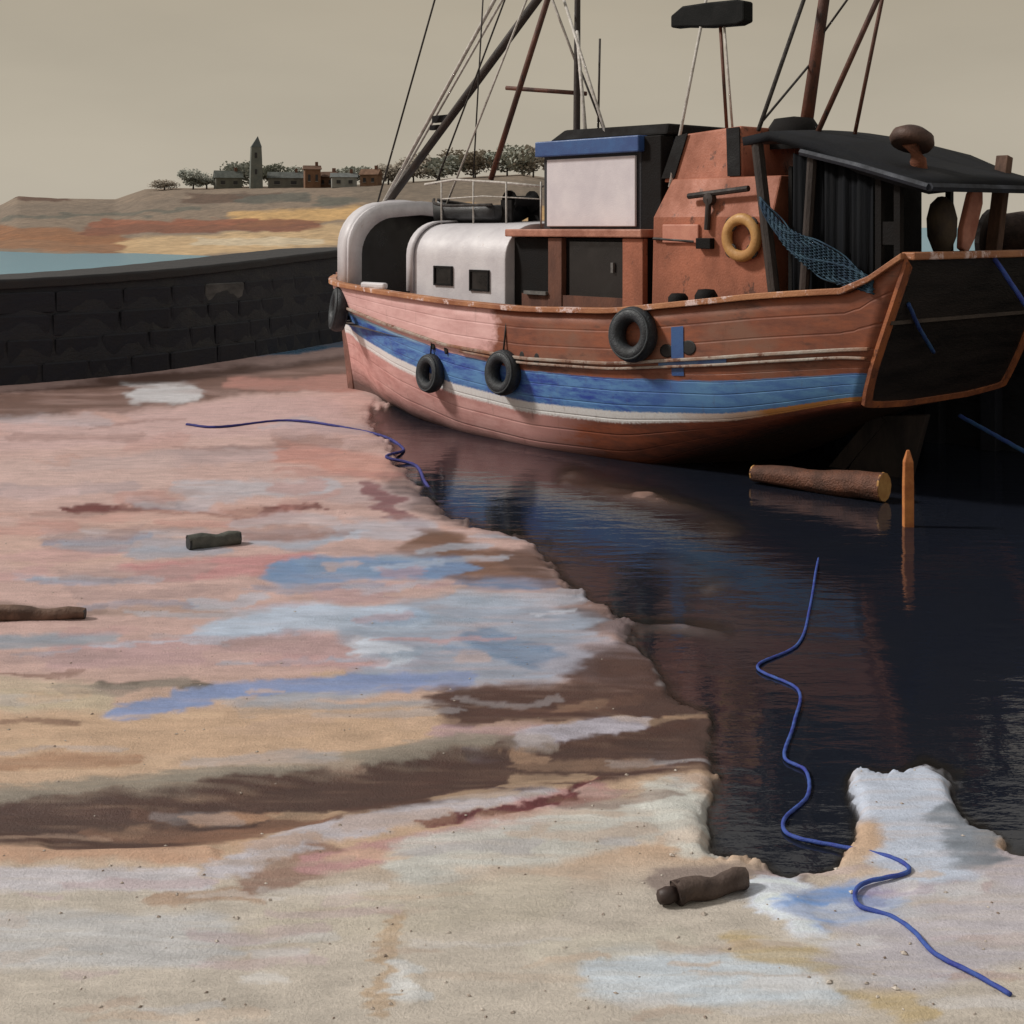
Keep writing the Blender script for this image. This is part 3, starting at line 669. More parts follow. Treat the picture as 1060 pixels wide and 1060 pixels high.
sm = hull.modifiers.new('solid', 'SOLIDIFY'); sm.thickness = .09; sm.offset = -1

rust_m = mat('rust_wood', (176, 104, 62), (128, 74, 50), 2.5, .7, .4, (1, 1, 1), c3=(92, 56, 42), c3lo=.57)
rail_m = mat('rail_wood', (150, 92, 60), (188, 132, 92), 1.2, .65, .4, c3=(226, 200, 194), c3lo=.54)  # pale patches paint pinkish highlights into the wood colour
black_m = mat('tarred', (14, 13, 14), (24, 21, 20), 2, .8, .4, k=1.0, spec=.2)
white_m = mat('white_paint', (218, 215, 218), (196, 192, 196), 1.6, .5, .25, c3=(160, 132, 114), c3lo=.64)
brick_m = mat('casing_paint', (182, 110, 82), (146, 86, 62), 1.4, .65, .35, (1, 1, .7), c3=(104, 64, 48), c3lo=.57)
brown_m = mat('brown_wood', (120, 74, 54), (88, 54, 42), 2.2, .7, .4, (1, 1, .3))
dbrown_m = mat('dark_wood', (52, 40, 34), (34, 28, 26), 3, .7, .4, (1, 1, .3))
blue_m = mat('blue_paint', (58, 96, 150), (44, 74, 130), 2, .5, .2)
glass_m = mat('dark_glass', (14, 13, 13), (26, 22, 20), 3, .35, .05, k=1.0)
steel_m = mat('grey_steel', (120, 120, 118), (84, 80, 78), 4, .5, .2)
rope_white = mat('pale_rope', (206, 202, 196), (170, 164, 156), 12, .8, .2)
rope_dark = mat('dark_rope', (58, 52, 48), (36, 32, 30), 12, .8, .2)
rope_blue = mat('blue_rope', (44, 58, 150), (62, 96, 170), 6, .7, .4, fine=120)
rubber = mat('rubber', (40, 46, 52), (26, 29, 33), 5, .6, .5, c3=(96, 106, 108), c3lo=.62, k=1.0)

# transom
s0 = station(0)
tp = [(q[0], q[1], q[2]) for q in s0 if q[3] <= 5.01]; loop = tp+[(x, -y, z) for x, y, z in reversed(tp)]
cx_ = np.mean([q[0] for q in loop]); cz_ = np.mean([q[2] for q in loop])
def inset(q, k, dx): return (q[0]*k+(1-k)*(-.72*(cz_-1.35)/1.85)*1.0+dx, q[1]*k, cz_+(q[2]-cz_)*k)
t = MB(); t.add([(q[0]+.0, q[1]*.985, q[2]) for q in loop], [tuple(range(len(loop)))])
tr = t.build('transom', mat('transom_paint', (20, 17, 16), (34, 26, 23), 1.5, .55, .4, (1, .3, 3), c3=(50, 38, 32), c3lo=.64, k=1.0), boat, solid=.06)
t = MB(); m_ = len(loop)
# frame strip round the transom, thin near the side and deeper along the foot
outer = [(q[0]-.035, q[1]*1.004, q[2]) for q in loop]; inner = [(q[0]-.035, q[1]*.92, cz_+(q[2]-cz_)*(.93 if q[2] > cz_ else .86)) for q in loop]
inner = [(-.72*(z-1.35)/1.85-.035, y, z) for x, y, z in inner]
t.add(outer+inner, [(i, (i+1) % m_, m_+(i+1) % m_, m_+i) for i in range(m_-1)])
t.build('transom_frame', rust_m, tr, solid=.05)
MB().bar((-.44, -1.95, 2.36), (-.44, 1.9, 2.36), .05, .05).build('transom_moulding', mat('dull_brown', (78, 66, 58), (60, 50, 44)), tr)
t = MB(); t.bar((-.76, -1.98, 3.23), (-.76, 1.98, 3.23), .20, .10); t.build('taffrail', rail_m, boat, bevel=.02)

# gunwale cap, rubbing strakes, stem, keel, deck
def sweep(name, mtl, g, w, h, x0, x1, side, out=.0, dz=0, parent=boat):
    secs = []
    for x in np.linspace(x0, x1, 60):
        p = hull_pt(x, g); y = p.y+out; z = p.z+dz
        secs.append([(p.x, side*(y+w/2), z-h/2), (p.x, side*(y+w/2), z+h/2), (p.x, side*(y-w/2), z+h/2), (p.x, side*(y-w/2), z-h/2)])
    t = MB(); t.loft(secs, closed=True, cap=True); return t.build(name, mtl, parent, bevel=.012)
for sd_ in (1, -1):
    sweep('gunwale', rail_m, 0, .20, .085, .0, 14.7, sd_, -.02, .035)
    rs = sweep('rubbing_strake', mat('strake_paint', (176, 168, 158), (142, 96, 70), 1.5, .6, .3, c3=(110, 70, 52), c3lo=.55), 1.0, .07, .05, .05, 13.2, sd_, .03)
    sweep('rubbing_strake', mat('strake_paint', (0, 0, 0)), 1.22, .06, .04, .05, 7.6, sd_, .03)
t = MB(); st_ = [hull_pt(14.84, g) for g in np.linspace(0, 6, 20)]
t.loft([[(p.x-.15, -.09, p.z), (p.x-.15, .09, p.z), (p.x+.10, .07, p.z), (p.x+.10, -.07, p.z)] for p in [Vector((st_[0].x+.02, 0, st_[0].z+.12))]+st_], closed=True, cap=True)
t.build('stem', mat('stem_wood', (150, 104, 92), (104, 70, 60), 2, .7, .4), boat, bevel=.02)
t = MB(); t.box((7.6, 0, -.6), (11.4, .16, .35)); t.bar((2.2, 0, -.62), (.9, 0, .85), .14, .22); t.build('keel', dbrown_m, boat)
t = MB(); t.loft([[(.15, -.05, .95), (.15, .05, .95), (.95, .05, .85), (.95, -.05, .85)], [(.55, -.05, -.45), (.55, .05, -.45), (1.75, .05, -.45), (1.75, -.05, -.45)]], closed=True, cap=True); t.build('rudder', dbrown_m, boat, bevel=.015)
t = MB(); secs = []
for x in np.linspace(-.1, 14.3, 40):
    h = max(.05, hb_(max(0, x))-.1); z = zs(max(0, x))-.75; secs.append([(x, h, z), (x, 0, z+.06), (x, -h, z)])
t.loft(secs); t.build('deck', mat('deck_planks', (110, 92, 78), (80, 66, 56), 3, .7, .4, (.4, 6, 1)), boat)

# scuppers and freeing ports in the topsides
def scupper(px_, g, w, h):
    x, p = hull_at_px(px_, g); q = hull_pt(x+.05, g)-hull_pt(x-.05, g); an = math.atan2(q.y, q.x)
    t = MB(); t.lathe([(.0, .006), (w*.8, .006), (w, .004), (w, -.05)], 14); o = t.build('scupper', mat('hole_black', (10, 9, 9), (16, 14, 13), k=1.0), hull, True)
    o.location = p; o.rotation_euler = (math.radians(-88), 0, an); o.scale = (1, h/w, 1)
for a in [(449, 1.55, .05, .10), (462, 1.55, .05, .10), (540, 1.0, .06, .11), (556, 1.02, .06, .11), (690, .78, .13, .10), (713, .74, .13, .11)]: scupper(*a)
x, p = hull_at_px(702, 1.0)
t = MB(); secs = []
for g in np.linspace(.35, 1.75, 10):
    q0 = hull_pt(x-.11, g, .012); q1 = hull_pt(x+.11, g, .012); secs.append([q0, q1])
t.loft(secs); t.build('painted_stripe', blue_m, hull, True)
x2, p2 = hull_at_px(672, 1.0)
t = MB(); secs = []
for x_i in np.linspace(1.9, 3.1, 8):
    secs.append([hull_pt(x_i, .98, .014), hull_pt(x_i, 1.2, .014)])
t.loft(secs); t.build('painted_patch', mat('pale_blue_paint', (92, 130, 176), (66, 96, 160), 4), hull, True)

# ---- bow shelter (whaleback) with its dark mouth facing aft
def arch(hw, zb_, zt, r, n_=9, m_=1):
    pts = [(hw, zb_)]
    for k in range(n_+1):
        a = math.pi/2*k/n_; pts.append((hw-r+r*math.cos(a), zt-r*.85+r*.85*math.sin(a)))
    pts = pts+[(0, zt+.05)]; return pts+[(-y, z) for y, z in reversed(pts[:-1])]
t = MB(); secs = []
for x, hw, zt, r in ((12.0, 1.78, 4.04, 1.0), (12.5, 1.58, 4.09, 1.05), (13.0, 1.3, 4.10, 1.05), (13.4, 1.0, 3.95, .85), (13.9, .62, 3.5, .5), (14.5, .22, 2.9, .15)):
    secs.append([(x, y, z) for y, z in arch(hw, zs(x)-.1, zt, r)])
t.loft(secs); t.add(secs[-1], [tuple(range(len(secs[-1])))])
wb_ = t.build('bow_shelter', white_m, boat, True, solid=.06)
t = MB(); prof = arch(1.80, 2.36, 4.08, 1.02); prof2 = arch(1.52, 2.36, 3.80, .88)
fr = [(11.95, y, z) for y, z in prof]; fi = [(11.91, y, z) for y, z in prof2]; k_ = len(fr)
t.add(fr+fi, [(i, i+1, k_+i+1, k_+i) for i in range(k_-1)]); t.build('shelter_rim', white_m, wb_, True, solid=.10)
t = MB(); q = [(12.6, y*.9, z) for y, z in arch(1.6, 1.7, 3.9, .9)]; t.add(q, [tuple(range(len(q)))]); t.build('shelter_shade_sheet', glass_m, wb_)  # dark sheet inside the mouth stands in for the shade there
t = MB(); t.box((10.5, 2.2, 2.50), (.75, .12, .12)); t.build('fairlead', white_m, boat, bevel=.04)

# ---- white forward cabin, round shouldered, with two small square windows
xa, _ = OP(424, 292, 1.72); xb, _ = OP(523, 316, 1.72)
sec = arch(1.72, 1.5, 3.66, .72)
t = MB(); t.loft([[(x, y, z) for y, z in sec] for x in (xa, xa-.05, xb+.05, xb)], cap=True); cab = t.build('forward_cabin', white_m, boat, bevel=.02)
for p in cab.data.polygons: p.use_smooth = len(p.vertices) == 4
def side_window(px0, px1, py0, py1, y, parent, fm, name='window', fr=.035, pane=glass_m):
    (x0, z0), (x1, z1) = OP(px0, py0, y), OP(px1, py1, y); zc, xc, w, h = (z0+z1)/2, (x0+x1)/2, abs(x1-x0), abs(z0-z1)
    t = MB()
    for dx in (-1, 1): t.box((xc+dx*(w/2-fr/2), y+.012, zc), (fr, .05, h))
    for dz in (-1, 1): t.box((xc, y+.010, zc+dz*(h/2-fr/2)), (w-2*fr, .046, fr))
    o = t.build(name, fm, parent)
    MB().box((xc, y+.002, zc), (w-2*fr+.004, .02, h-2*fr+.004)).build('pane', pane, o); return o
side_window(450, 469, 275, 296, 1.72, cab, black_m); side_window(487, 507, 279, 302, 1.72, cab, black_m)
t = MB(); t.loft([[(x, y, z) for y, z in arch(1.76, 2.4, 3.70, .74)] for x in (xa+.03, xa-.16)]); t.build('cabin_lip', white_m, cab, True, solid=.03)

# ---- brown deckhouse between the white cabin and the engine casing
y_ = 1.6
xd0 = xb-.02; xd1, _ = OP(666, 300, y_)
dk = MB(); dk.box(((xd0+xd1)/2, 0, 2.44), (xd0-xd1, 2*y_-.16, 1.94)); dkh = dk.build('deckhouse', black_m, boat)  # black body colours in the shade of the open sides
def post(px0, px1, name='post', mtl=brown_m, zt=3.42, zb0=1.5):
    a, _ = OP(px0, 280, y_); b_, _ = OP(px1, 280, y_); MB().box(((a+b_)/2, y_-.02, (zt+zb0)/2), (abs(a-b_), .12, zt-zb0)).build(name, mtl, dkh, bevel=.012)
post(569, 583); post(646, 667, mtl=brick_m)
z_top = 3.50
MB().box(((xd0+xd1)/2, 0, z_top), (xd0-xd1+.1, 2*y_+.22, .13)).build('deckhouse_roof', mat('roof_pink', (196, 138, 116), (150, 96, 76), 2, .6, .3), dkh, bevel=.02)
a, _ = OP(541, 300, y_); b_, _ = OP(666, 300, y_)
MB().box(((a+b_)/2, y_-.03, 2.36), (abs(a-b_), .10, .22)).build('coaming', brown_m, dkh)
a, _ = OP(588, 300, y_); b_, _ = OP(643, 300, y_)
dr = MB().box(((a+b_)/2, y_-.06, 2.9), (abs(a-b_), .05, .92)).build('dark_doorway', glass_m, dkh)  # black panel stands in for the unlit door opening
MB().box((b_+.2, y_-.02, 2.95), (.05, .06, .16)).build('handle', steel_m, dr)
t = MB(); x0, z0 = OP(555, 303, y_+.05); t.box((x0, y_+.06, z0), (.55, .06, .06)); t.build('grab_rail', steel_m, dkh)

# ---- wheelhouse: white side, blue visor band, black roof and after side coloured dark for its shade
yw = 1.25
xw0, _ = OP(563, 200, yw); xw1, _ = OP(664, 200, yw)
wh = MB().box(((xw0+xw1)/2, 0, 4.24), (xw0-xw1, 2*yw, 1.42)).build('wheelhouse', mat('wheelhouse_shade', (26, 27, 34), (36, 36, 42), 2, .6, .3, k=1.0), boat, bevel=.02)
a, zt = OP(571, 172, yw); b_, zb1 = OP(655, 234, yw)
t = MB(); t.box(((xw0+xw1)/2-.02, yw+.03, 4.18), (xw0-xw1-.22, .05, 1.14)); t.build('side_panel', mat('bright_white', (226, 220, 224), (210, 204, 210), 1.5, .55, .15), wh, bevel=.012)
t = MB(); t.box(((xw0+xw1)/2, 0, 4.93), (xw0-xw1+.14, 2*yw+.30, .26)); t.build('visor', blue_m, wh, bevel=.02)
t = MB(); t.loft([[(xw0-.05+s_*.0, -1.2, 5.06), (xw0-.05, 1.2, 5.06), (xw1-.5, 1.2, 5.06), (xw1-.5, -1.2, 5.06)], [(xw0-.35, -1.1, 5.26), (xw0-.35, 1.1, 5.26), (xw1-.45, 1.1, 5.24), (xw1-.45, -1.1, 5.24)]], closed=True, cap=True); t.build('roof', black_m, wh, bevel=.04)
t = MB(); t.box((xw1-.22, yw-.14, 4.3), (.42, .3, 1.5)); t.build('after_shade_block', black_m, wh, bevel=.02)  # black block adds to the shade coloured into the after side
for yy in (-.55, .45): 
    f_ = MB().box((xw1-.015, yy, 4.45), (.05, .7, .5)).build('after_window', dbrown_m, wh); MB().box((xw1-.035, yy, 4.45), (.03, .58, .38)).build('pane', glass_m, f_)

# ---- engine casing and funnel
yc = 1.62
xc0, _ = OP(676, 250, yc); xc1, _ = OP(800, 250, yc)
t = MB(); t.loft([[(xc0+.06, -yc, 1.5), (xc0+.06, yc, 1.5), (xc1, yc, 1.5), (xc1, -yc, 1.5)], [(xc0, -yc, 3.75), (xc0, yc, 3.75), (xc1, yc, 3.75), (xc1, -yc, 3.75)], [(xc0-.22, -yc+.2, 4.34), (xc0-.22, yc-.2, 4.34), (xc1, yc-.2, 4.34), (xc1, -yc+.2, 4.34)]], closed=True, cap=True)
cas = t.build('engine_casing', brick_m, boat, bevel=.03)
xf0, _ = OP(694, 150, 1.2); xf1, _ = OP(764, 150, 1.2)
t = MB(); t.loft([[(xf0+.1, -.9, 4.3), (xf0+.1, 1.25, 4.3), (xf1-.12, 1.25, 4.3), (xf1-.12, -.9, 4.3)], [(xf0-.08, -.75, 5.08), (xf0-.08, 1.1, 5.04), (xf1+.02, 1.1, 5.12), (xf1+.02, -.75, 5.12)]], closed=True, cap=True)
fun = t.build('funnel', brick_m, boat, bevel=.03)
t = MB(); t.add([(xf0+.12, 1.268, 4.36), (xf0-.06, 1.13, 5.02), (xf0-.30, 1.13, 5.06), (xf0-.14, 1.268, 4.36)], [(0, 1, 2, 3)]); t.build('dark_strip', black_m, fun, solid=.02)  # black strip stands in for the dark gap ahead of the funnel
t = MB(); t.add([(xf1+.14, 1.268, 4.36), (xf1+.28, 1.13, 5.09), (xf1+.03, 1.13, 5.10), (xf1-.10, 1.268, 4.36)], [(0, 1, 2, 3)]); t.build('dark_strip', black_m, fun, solid=.02)  # second black strip, along the after edge
t = MB(); p0 = OP(716, 195, yc-.05); p1 = OP(778, 188, yc-.05); t.tube([(p0[0], yc+.02, p0[1]-.12), (p1[0], yc+.02, p1[1]-.10)], .045, 8); t.build('grab_rail', dbrown_m, cas)
t = MB(); p0 = OP(736, 206, yc); p1 = OP(734, 238, yc); t.tube([(p0[0], yc+.05, p0[1]), (p1[0], yc+.05, p1[1])], .045, 8); t.lathe([(0, .05), (.09, .04), (.10, -.05), (0, -.05)], 12, Matrix.Translation((p0[0], yc+.04, p0[1])) @ Matrix.Rotation(math.radians(-90), 4, 'X')); t.build('pipe_bracket', dbrown_m, cas)
p0 = OP(732, 252, yc); MB().box((p0[0], yc+.04, p0[1]), (.28, .12, .16)).build('junction_box', black_m, cas, bevel=.01)
t = MB(); p0 = OP(690, 243, yc); p1 = OP(722, 243, yc); t.box(((p0[0]+p1[0])/2, yc+.02, 3.5), (abs(p0[0]-p1[0])+.1, .05, .28)); t.build('patch_plate', mat('patch_pink', (206, 142, 120), (190, 124, 104), 3), cas, bevel=.015)
t = MB(); p0 = OP(678, 247, yc); p1 = OP(720, 250, yc); t.tube([(p0[0], yc+.03, p0[1]), (p1[0], yc+.03, p1[1])], .025, 6); t.build('conduit', dbrown_m, cas)
for pxx, w_, h_ in ((709, .30, .16), (738, .34, .24)):
    p0 = OP(pxx, 302, 1.9); t = MB(); t.lathe([(0, h_), (w_*.35, h_*.95), (w_*.5, h_*.6), (w_*.5, 0)], 14); o = t.build('bollard', black_m, boat, True); o.location = (p0[0], 2.05, zs(2.6)+.0)
p0 = OP(790, 250, 1.95)
for i_, (pa, pb, r_) in enumerate([((784, 150), (802, 302), .085), ((842, 150), (832, 300), .07)]):
    a = OP(*pa, 1.85); b_ = OP(*pb, 1.98); MB().tube([(a[0], 1.85, a[1]), (b_[0], 1.98, b_[1]-.1)], r_, 8).build('shelter_post', dbrown_m, boat)

# ---- dark stern shelter: sloping roof, black curtain, posts
ys_ = 1.85
ra = OP(782, 141, ys_); rb = OP(850, 152, ys_); rc = OP(960, 184, ys_)
t = MB(); prof = [(ra[0]+.15, ra[1]), (ra[0]-.3, ra[1]+.06), (rb[0], rb[1]+.04), (0.0, 4.44), (-.6, 4.26), (-1.05, 4.14)]
secs = [[(x, yy, z+.12*math.cos(yy/1.9*1.3)-.1) for yy in np.linspace(1.95, -1.95, 9)] for x, z in prof]
t.loft(secs); shr = t.build('shelter_roof', mat('shelter_tar', (16, 17, 20), (28, 30, 35), 2.2, .85, .4, k=1.0, spec=.2), boat, True, solid=.12)
t = MB(); t.tube([(0.9, 1.97, 4.62), (0, 1.98, 4.40), (-1.05, 1.98, 4.10)], .05, 6); t.tube([(-1.06, 1.98, 4.10), (-1.06, -1.98, 4.12)], .06, 6); t.build('roof_edge', mat('roof_edge', (40, 46, 58), (26, 29, 36), 3, .7, .2, k=1.0), shr)
t = MB(); secs = []
for i in range(61):
    f_ = i/60; x = 1.15-f_*1.28; yy = 1.80+.028*math.sin(f_*31)+.012*math.sin(f_*77); zt = 4.62-.26*f_
    secs.append([(x, yy, 1.9), (x, yy+.015*math.sin(f_*60), 3.2), (x, yy, zt)])
t.loft(secs); t.build('curtain', mat('black_tarpaulin', (10, 11, 14), (18, 20, 24), 2.5, .85, .3, (1, 1, .15), c3=(44, 36, 30), c3lo=.68, k=1.0, spec=.15), boat, True, solid=.01)
t = MB(); t.box((1.32, 0, 3.2), (.06, 3.3, 2.5)); t.build('casing_bulkhead', black_m, boat)
for yy, xx, zb_, zt_ in ((1.78, -.22, 2.75, 4.3), (1.78, -.5, 2.78, 4.2), (-1.78, -.74, 3.27, 4.2), (-1.8, .9, 2.0, 4.5)):
    MB().box((xx, yy, (zb_+zt_)/2), (.09, .09, zt_-zb_)).build('shelter_post', black_m, boat)
MB().box((-.36, 1.78, 3.52), (.28, .06, .3)).build('side_board', black_m, boat)
MB().box((-.36, 1.78, 2.95), (.28, .05, .25)).build('side_board', mat('grey_board', (96, 96, 98), (70, 70, 74), 5), boat)
# cowl ventilator on the shelter roof
cv = MB(); b_ = OX(955, 182, -.3); a = OX(948, 146, -.3)
cv.tube([(-.3, b_[0], 4.2), (-.28, (a[0]+b_[0])/2, 4.5), (-.25, a[0], a[1]-.02)], [.09, .11, .14], 12); M = Matrix.Translation((-.25, a[0], a[1]+.04)) @ Matrix.Rotation(math.radians(22), 4, 'X')
cowl = cv.build('vent_pipe', mat('vent_rust', (150, 92, 66), (112, 68, 50), 4, .7, .4), boat, True)
t = MB(); t.lathe([(0, .14), (.16, .13), (.27, .06), (.30, -.04), (.26, -.12), (.1, -.10), (0, -.10)], 18, M); t.build('vent_cap', mat('vent_cap', (84, 58, 46), (60, 44, 38), 4, .7, .4), cowl, True)
# stern gallows post, winch drum
b_ = OX(1020, 266, -.2); a = OX(1040, 162, -.2)
MB().bar((-.2, b_[0]+.02, 2.2), (-.2, a[0], a[1]), .19, .16).build('gallows_post', mat('post_wood', (116, 84, 66), (76, 56, 46), 3, .8, .5, (1, 1, .3)), boat, bevel=.012)
c_ = OX(1058, 225, .3)
wn = MB(); wn.lathe([(0, -.5), (.55, -.5), (.55, -.42), (.3, -.4), (.3, .4), (.55, .42), (.55, .5), (0, .5)], 20, Matrix.Translation((.3, c_[0], 3.35)) @ Matrix.Rotation(math.radians(90), 4, 'Y')); wn.build('net_drum', dbrown_m, boat)
t = MB(); t.lathe([(.30, -.39), (.46, -.3), (.5, 0), (.46, .3), (.30, .39)], 20, Matrix.Translation((.3, c_[0], 3.35)) @ Matrix.Rotation(math.radians(90), 4, 'Y')); t.build('wound_net', mat('brown_net', (70, 50, 40), (48, 36, 30), 8, .9, .8), boat, True)
t = MB(); t.box((.3, c_[0], 2.6), (.9, .3, 1.2)); t.build('drum_stand', dbrown_m, boat)

# ---- masts, spars, stays and rails
spar_m = mat('spar_wood', (104, 60, 42), (62, 40, 32), 3, .7, .4, (1, 1, .4), c3=(30, 26, 24), c3lo=.58)
spar_dark = mat('spar_dark', (40, 34, 32), (66, 56, 50), 3, .7, .4, (1, 1, .4), c3=(110, 104, 98), c3lo=.63)
def L(px_, py_, y): x, z = OP(px_, py_, y); return (x, y, z)
def ext(p, q, k):                                           # carry a line on past q by the share k
    p, q = Vector(p), Vector(q); return q+(q-p)*k
def line(name, a, b_, r, mtl, k=0.0, rr=None, n_=6):
    p, q = Vector(a), Vector(b_); q2 = q+(q-p)*k
    if name in ('boom', 'stay'): p = p-(q-p)*.02
    if name == 'stay': r *= 1.45
    return MB().tube([p, (p+q2)/2, q2], [r, (r+(rr or r))/2, rr or r], n_).build(name, mtl, boat, True)
fm = L(597, 135, 0); MB().tube([(fm[0], 0, 1.5), (fm[0], 0, 5.3), (fm[0]-.02, 0, 7.7), (fm[0]-.05, 0, 10.4)], [.085, .065, .055, .04], 10).build('foremast', spar_dark, boat, True)
MH = (fm[0]-.05, 0, 10.2)
line('spreader', L(524, 91, .3), L(607, 97, -.3), .045, spar_m)
line('boom', L(404, 206, .0), L(556, 0, 0), .085, spar_dark, .28)
line('derrick_spar', L(508, 186, .5), L(562, 15, .3), .055, spar_m, .3)
MB().box(L(457, 123, .0), (.50, .1, .14)).build('boom_fitting', black_m, boat)
MB().box(L(451, 132, .0), (.3, .08, .10)).build('boom_fitting', black_m, boat)
for nm, a, b_, r, mtl, k in [
  ('stay', L(392, 206, .4), L(450, 0, .2), .014, rope_dark, .35), ('stay', L(398, 208, .2), L(512, 0, .1), .026, rope_white, .3), ('stay', L(401, 208, -.2), L(520, 0, -.1), .018, rope_white, .3),
  ('stay', L(452, 188, .9), L(500, 60, .5), .012, rope_dark, 1.2), ('stay', L(490, 182, .4), L(495, 90, .3), .011, rope_dark, 1.4), ('stay', L(462, 212, .6), L(545, 0, .2), .014, rope_white, .3),
  ('stay', L(601, 78, 0), L(572, 0, .1), .016, rope_white, .6), ('stay', L(600, 70, 0), L(626, 137, -.2), .014, rope_dark, 0), ('stay', L(626, 135, 1.1), L(590, 20, .2), .020, rope_white, .3), ('stay', L(606, 137, 1.0), L(598, 40, .1), .022, rope_white, .3),
  ('stay', L(694, 190, 1.3), L(728, 15, .2), .020, rope_white, .3), 
  ('stay', L(786, 132, 1.6), L(832, 0, .2), .024, rope_dark, .6), ('stay', L(788, 127, 1.5), L(839, 66, 0), .013, rope_dark, 0), ('stay', L(846, 138, .9), L(908, 0, .3), .030, spar_m, .5),
  ('stay', L(884, 143, .2), L(913, 0, 0), .020, spar_m, .5), ('stay', L(843, 47, 0), L(884, -10, 0), .012, rope_dark, .5)]:
    line(nm, a, b_, r, mtl, k)
am = L(826, 128, 0); at_ = L(853, 0, 0); line('aftermast', (am[0], 0, 4.3), at_, .115, spar_m, .6, .07, 10)
MB().lathe([(0, .32), (.3, .28), (.42, .1), (.42, -.2)], 16, Matrix.Translation((am[0], .1, 4.98))).build('mast_collar', black_m, boat, True)
a = L(619, 108, .2); line('whip_aerial', (a[0], .2, 5.2), L(621, 40, .2), .02, spar_dark)
a = L(753, 126, .2); line('radar_pole', (a[0], .2, 5.0), L(745, 16, .2), .028, spar_m); line('radar_pole', (a[0]-.12, .2, 5.0), L(749, 18, .2), .02, rope_white)
x, z = OP(736, 16, .2); t = MB(); t.loft([[(x-.02, yy, z-.16*s_), (x+.13*s_, yy, z), (x, yy, z+.16*s_), (x-.13*s_, yy, z)] for yy, s_ in ((.85, .7), (.75, 1), (-.4, 1), (-.55, .75))], closed=True, cap=True)
t = MB(); a = OP(699, 22, .2); b_ = OP(775, 12, .2); t.loft([[(px_, yy, pz-hh) for yy in (.32, .08)]+[(px_, yy, pz+hh) for yy in (.08, .32)] for px_, pz, hh in ((a[0], a[1]-.02, .10), (a[0]-.25, a[1]+.04, .17), (x, z, .2), (b_[0]+.15, b_[1], .2), (b_[0], b_[1], .16))], closed=True, cap=True)
t.build('radar_scanner', mat('scanner', (11, 12, 12), (20, 22, 22), 3, .8, .2, k=1.0, spec=.2), boat, bevel=.03)
# handrail on the cabin top
t = MB(); t.tube([L(440, 191, .9), L(470, 186, .9), L(520, 189, .8), L(562, 193, .8)], .026, 6); t.tube([L(457, 206, .9), L(500, 203, .9), L(560, 206, .8)], .012, 6)
for pxx in (457, 490, 524, 560):
    a = L(pxx, 188, .9); t.tube([(a[0], .9, a[2]), (a[0], .9, 3.6)], .018, 6)
t.build('handrail', rope_white, boat, True)

# ------------------------------------------------------------------ things carried by or hung on the boat
def on_boat(o, p, rz=0.0): o.location = boat_world(*p); o.rotation_euler = (0, 0, TH+rz); return o
def tyre(px_, g, dia, wid, tilt, label, dz=0.0, out=.10, xf=None):
    x, p = hull_at_px(px_, g, out) if xf is None else (xf, hull_pt(xf, g, out)); q = hull_pt(x+.2, g)-hull_pt(x-.2, g); an = math.atan2(q.y, q.x)
    R, r = dia/2-wid/2, wid/2
    root = empty('tyre_fender', boat_world(p.x, p.y, p.z+dz), TH+an, label, 'tyre', 'tyres hung along the hull as fenders')
    M = Matrix.Rotation(math.radians(90+tilt), 4, 'X')
    t = MB(); t.torus(R, r, 32, 12, M, 1.15); t.build('tyre_casing', rubber, root, True)
    t = MB()
    for s_ in (-1, 1): t.torus(R+r*.55, .022, 32, 6, M @ Matrix.Translation((0, 0, s_*r*.85)))
    t.build('tread_rib', mat('tread', (30, 34, 38), (60, 66, 70), 9, .7, .3, k=1.0), root, True)
    top = zrail(x)-p.z-dz
    MB().tube([(0, .0, R), (0, -.05, (R+top)/2), (0, -.12, top+.05)], .016, 6).build('lashing', rope_dark, root, True)
tyre(655, .42, .84, .24, 6, 'large grey tyre hanging high on the brown topsides amidships')
tyre(520, 2.15, .76, .22, 5, 'dark tyre on the blue band, right one of the low pair')
tyre(445, 2.75, .70, .20, 5, 'dark tyre on the blue band, left one of the low pair')
x_t = 13.0
tyre(349, 1.35, .92, .26, 8, 'grey tyre hanging at the bow beside the harbour wall', dz=.0, out=.16, xf=12.35)

# lifebuoy on the engine casing
p0 = OP(768, 246, yc+.08)
lb = empty('lifebuoy', boat_world(p0[0], yc+.09, p0[1]), TH, 'ochre lifebuoy hung on the brown engine casing', 'lifebuoy')
M = Matrix.Rotation(math.radians(90), 4, 'X')
MB().torus(.27, .085, 32, 12, M, .8).build('ring', mat('ochre_ring', (198, 152, 92), (176, 128, 72), 5, .6, .2), lb, True)
for k in range(4):
    a = math.pi/4+k*math.pi/2; t = MB(); t.torus(.092, .02, 12, 6, Matrix.Translation((math.cos(a)*.27, 0, math.sin(a)*.27)) @ Matrix.Rotation(-a, 4, 'Y') @ Matrix.Rotation(math.radians(90), 4, 'Z') @ Matrix.Rotation(math.radians(90), 4, 'Y')); t.build('band', dbrown_m, lb, True)

